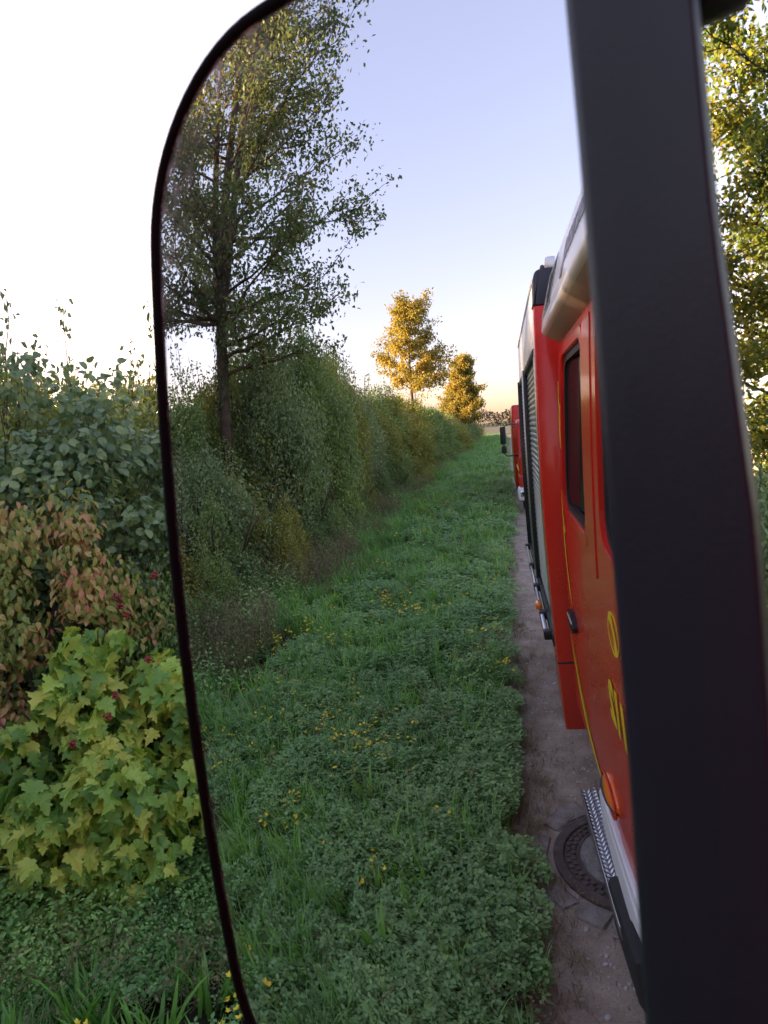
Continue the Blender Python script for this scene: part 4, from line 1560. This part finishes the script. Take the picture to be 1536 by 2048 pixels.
def herb_mesh(seed, n_st, h, ls, mat, r=0.12):
    g = np.random.default_rng(seed)
    P, T, N, S = [], [], [], []
    for i in range(n_st):
        a, q = g.uniform(0, 6.28), r * math.sqrt(g.random())
        x, y_, hh_ = q * math.cos(a), q * math.sin(a), h * g.uniform(0.5, 1.1)
        lx, ly = g.normal() * 0.25, g.normal() * 0.25
        for k in range(int(10)):
            t = (k + 0.5) / 10
            b = k * 2.4 + g.normal() * 0.3
            P.append((x + lx * t * hh_, y_ + ly * t * hh_, hh_ * t))
            T.append((math.cos(b), math.sin(b), g.uniform(-0.5, 0.5)))
            N.append((g.normal() * 0.3, g.normal() * 0.3, 1))
            S.append(ls * g.uniform(0.6, 1.2) * (1.15 - 0.5 * t))
    V, Fc = cloud_arrays(*LEAF4, np.array(P), np.array(T), np.array(N), np.array(S))
    return np_mesh('herb', V, Fc, mat)


def stalk_mesh(seed, n, h, mat):
    g = np.random.default_rng(seed)
    lst, P = [], []
    for i in range(n):
        a, q = g.uniform(0, 6.28), 0.16 * math.sqrt(g.random())
        hh_ = h * g.uniform(0.5, 1.1)
        p0 = np.array([q * math.cos(a), q * math.sin(a), 0])
        d = np.array([g.normal() * 0.2, g.normal() * 0.2, 1.0])
        pth = p0 + d * np.linspace(0, hh_, 5)[:, None] + np.array([d[0], d[1], -0.1]) * (np.linspace(0, 1, 5)[:, None] ** 2) * 0.25 * hh_
        lst.append((pth, np.linspace(0.0035, 0.0015, 5), 3))
        for t in np.linspace(0.45, 1, 12):
            P.append(pth[0] + (pth[-1] - pth[0]) * t + g.normal(size=3) * 0.012)
    V, Fc, off = [], [], 0
    for l in lst:
        v, f = tube_arrays(*l)
        V.append(v)
        Fc.append(tri(f) + off)
        off += len(v)
    P = np.array(P)
    T = g.normal(size=P.shape)
    T[:, 2] += 1.0
    v, f = cloud_arrays(*LEAF2, P, T, g.normal(size=P.shape), g.uniform(0.01, 0.03, len(P)))
    V.append(v)
    Fc.append(f + off)
    return np_mesh('stalks', np.concatenate(V), np.concatenate(Fc), mat)


def flower_mesh(seed):
    g = np.random.default_rng(seed)
    P, T, N, S = [], [], [], []
    for i in range(3):
        c = np.array([g.normal() * 0.02, g.normal() * 0.02, 0.15 + g.normal() * 0.02])
        for k in range(5):
            an = k * 1.256 + g.normal() * 0.2
            P.append(c)
            T.append((math.cos(an), math.sin(an), 0.7))
            N.append((0, 0, 1))
            S.append(0.018 * g.uniform(0.8, 1.2))
    V, Fc = cloud_arrays(*LEAF2, np.array(P), np.array(T), np.array(N), np.array(S))
    v, f = tube_arrays([(0, 0, 0), (0, 0, 0.15)], [0.0015, 0.001], 3)
    return np_mesh('flower', np.r_[V, v], np.concatenate([Fc, tri(f) + len(V)]), [M['flower'], M['grass']], np.r_[np.zeros(len(Fc), int), np.ones(len(tri(f)), int)])


def pts(n, x0, x1, y0, y1, dens=None):
    x, y_ = rng.uniform(x0, x1, n), rng.uniform(y0, y1, n)
    if dens is not None:
        k = rng.random(n) < dens(x, y_)
        x, y_ = x[k], y_[k]
    return x, y_


def bands(per):
    """Points over the verge, thinner and larger with distance: (x, y, scale)."""
    X_, Y_, S_ = [], [], []
    for y0, y1, d, s in ((2.5, -4.5, 1.0, 1.0), (-4.5, -10, 0.55, 1.25), (-10, -22, 0.25, 1.7), (-22, -45, 0.10, 2.4), (-45, -85, 0.05, 3.2)):
        n = int(per * d * 3.9 * abs(y1 - y0))
        x, y_ = pts(n, -4.2, -0.06, y1, y0)
        X_.append(x)
        Y_.append(y_)
        S_.append(np.full(n, s) * rng.uniform(0.75, 1.2, n))
    return np.concatenate(X_), np.concatenate(Y_), np.concatenate(S_)


def edge_ok(x, y_, s_=1.0):
    return x < np.interp(-y_, [0, 5, 9, 15], [-0.37, -0.35, -0.28, -0.14]) + 0.05 * (vnoise(y_, y_ * 0, 0.35, 9) - 0.5) * 2


# clover and trefoil carpet towards the track, grass towards the hedge
x, y, s = bands(75)
w = np.clip((x + 2.9) / 1.2, 0.15, 1) * np.clip(2.0 * vnoise(x, y, 0.45, 1) - 0.1, 0.12, 1)
k = (rng.random(len(x)) < w) & edge_ok(x, y, s)
z = np.zeros(k.sum())
scatter('clover_carpet', 'low blue-green clover and trefoil carpet along the track', clover_mesh(1), np.c_[x[k], y[k], z], s[k], tilt=0.12)
x, y, s = bands(45)
w = np.clip((x + 3.2) / 1.2, 0.15, 1) * np.clip(1.5 * vnoise(x, y, 0.6, 2), 0.2, 1)
k = (rng.random(len(x)) < w) & edge_ok(x, y, s)
scatter('clover_patches', 'taller clover patches in the verge', clover_mesh(2, 60, 0.17, 0.20, 0.03), np.c_[x[k], y[k], np.zeros(k.sum())], s[k], tilt=0.15)
x, y, s = bands(120)
w = np.clip(1.1 - (x + 3.3) / 3.0, 0.3, 1) * np.clip(1.9 * vnoise(x, y, 0.7, 3) - 0.15, 0.12, 1)
k = (rng.random(len(x)) < w) & edge_ok(x, y, s)
scatter('grass_tufts', 'tufts of green grass in the verge', blades_mesh('tuft', 3, 34, 0.24, 0.007, 0.08, 1.0, M['grass']), np.c_[x[k], y[k], np.zeros(k.sum())], s[k], tilt=0.1)
x, y, s = bands(40)
w = np.clip(2.2 * vnoise(x, y, 0.7, 4) - 0.7, 0, 1)
k = (rng.random(len(x)) < w) & edge_ok(x, y, s) & (x < -0.6)
scatter('broad_grass', 'clumps of broad bright green blades standing out of the clover', blades_mesh('broad', 4, 13, 0.27, 0.024, 0.05, 0.85, M['broad']), np.c_[x[k], y[k], np.zeros(k.sum())], s[k] * 0.95, tilt=0.12)
x, y, s = bands(85)
w = np.clip(3.0 * vnoise(x, y, 0.55, 5) - 1.45, 0, 1)
k = (rng.random(len(x)) < w) & edge_ok(x, y, s) & (y > -22) & (x > -3.1)
scatter('yellow_flowers', 'small yellow trefoil flowers dotted over the verge', flower_mesh(5), np.c_[x[k], y[k], np.full(k.sum(), 0.015)], s[k], tilt=0.25)
# brown dry stalks and herbs along the foot of the hedge
n = 2600
x, y = pts(n, -4.2, -2.9, -60, -4.0)
k = (rng.random(len(x)) < np.clip(2.0 * vnoise(x, y, 0.8, 6) - 0.8, 0.04, 0.5) * np.clip((-2.9 - x) / 0.5, 0, 1))
scatter('dry_stalks', 'brown dry grass stalks along the foot of the hedge', stalk_mesh(6, 20, 0.6, M['straw']), np.c_[x[k], y[k], np.zeros(k.sum())], rng.uniform(0.6, 1.2, k.sum()), tilt=0.15)
n = 1500
x, y = pts(n, -4.4, -3.0, -40, -3.0)
k = (rng.random(len(x)) < np.clip(1.6 * vnoise(x, y, 1.0, 7) - 0.1, 0, 1) * np.clip((-2.95 - x) / 0.7, 0, 1))
scatter('hedge_foot_herbs', 'leafy herbs growing at the foot of the hedge', herb_mesh(7, 9, 0.55, 0.06, M['herb']), np.c_[x[k], y[k], np.zeros(k.sum())], rng.uniform(0.6, 1.3, k.sum()), tilt=0.15)
# undergrowth below the near bushes
x, y = pts(900, -4.0, -3.22, -1.3, 1.3)
hgt = np.clip((-3.15 - x) / 0.6, 0.25, 1)
scatter('undergrowth', 'tangled leafy undergrowth below the guelder rose', herb_mesh(8, 9, 0.60, 0.05, M['herb'], 0.10), np.c_[x, y, np.zeros(len(x))], hgt * rng.uniform(0.7, 1.1, len(x)), tilt=0.25)
x, y = pts(60, -3.75, -3.15, -1.2, 1.2)
scatter('dry_undergrowth', 'dry grass stems in the undergrowth', stalk_mesh(9, 6, 0.42, M['straw']), np.c_[x, y, np.zeros(len(x))], rng.uniform(0.5, 1.1, len(x)), tilt=0.4)
# short dry grass at the track's edge, pebbles on the track
x, y = pts(5200, -0.40, -0.02, -30, -1.0)
k = rng.random(len(x)) < np.clip((-0.08 - x) / 0.25, 0.03, 1) * np.clip(1.5 * vnoise(x, y, 0.3, 10), 0.1, 1)
x2, y2, s2 = bands(7)
k2 = edge_ok(x2, y2, s2)
scatter('dead_stems', 'thin dead stems lying in the verge', stalk_mesh(31, 7, 0.28, M['straw']), np.c_[x2[k2], y2[k2], np.zeros(k2.sum())], s2[k2] * 0.8, tilt=0.7)
scatter('track_edge_grass', 'short trodden grass at the edge of the track', blades_mesh('short', 10, 16, 0.075, 0.004, 0.05, 1.4, M['straw']), np.c_[x[k], y[k], np.full(k.sum(), -0.002)], rng.uniform(0.6, 1.2, k.sum()), tilt=0.2)
x, y = pts(4000, -0.3, 1.0, -6.5, -1.0)
k = np.hypot(x - MH.x, y - MH.y) > 0.38
k &= rng.random(len(x)) < 0.25
scatter('trodden_grass', 'sparse dry grass on the track by the manhole', blades_mesh('thin', 12, 9, 0.06, 0.003, 0.04, 1.5, M['straw']), np.c_[x[k], y[k], np.full(k.sum(), -0.002)], rng.uniform(0.5, 1.2, k.sum()), tilt=0.2)
pm = bpy.data.meshes.new('pebble')
pm.from_pydata([tuple(np.array(v) * [1, 0.75, 0.5]) for v in sv], [], sf)
pm.materials.append(M['pebble'])
x, y = pts(16000, -0.36, 1.3, -16, -0.8)
k = (np.hypot(x - MH.x, y - MH.y) > 0.4) & (rng.random(len(x)) < np.clip(0.25 + 0.75 * (x + 0.3) / 0.5, 0.15, 1) * np.clip(1.8 * vnoise(x, y, 0.35, 11) - 0.1, 0.1, 1))
scatter('pebbles', 'small pebbles lying on the dirt track', pm, np.c_[x[k], y[k], np.full(k.sum(), 0.001)], np.minimum(rng.lognormal(-5.1, 0.5, k.sum()), 0.02), tilt=0.3)

# ------------------------------------------------------------------ far treeline beyond the pale field
n = 9000
x = rng.uniform(-60, 140, n)
top = 4.5 + 4.5 * vnoise(x, x * 0, 9, 12) + 1.5 * vnoise(x, x * 0, 3, 13)
P = np.c_[x, -335 + rng.normal(size=n) * 3, top * rng.random(n) ** 0.6]
V, Fc = cloud_arrays(*LEAF2, P, unit(n), unit(n), rng.uniform(0.8, 1.8, n))
tl = link(bpy.data.objects.new('far_treeline', np_mesh('far_treeline', V, Fc, M['far'])))
tag(tl, 'low far-off line of trees beyond the pale field', kind='stuff')
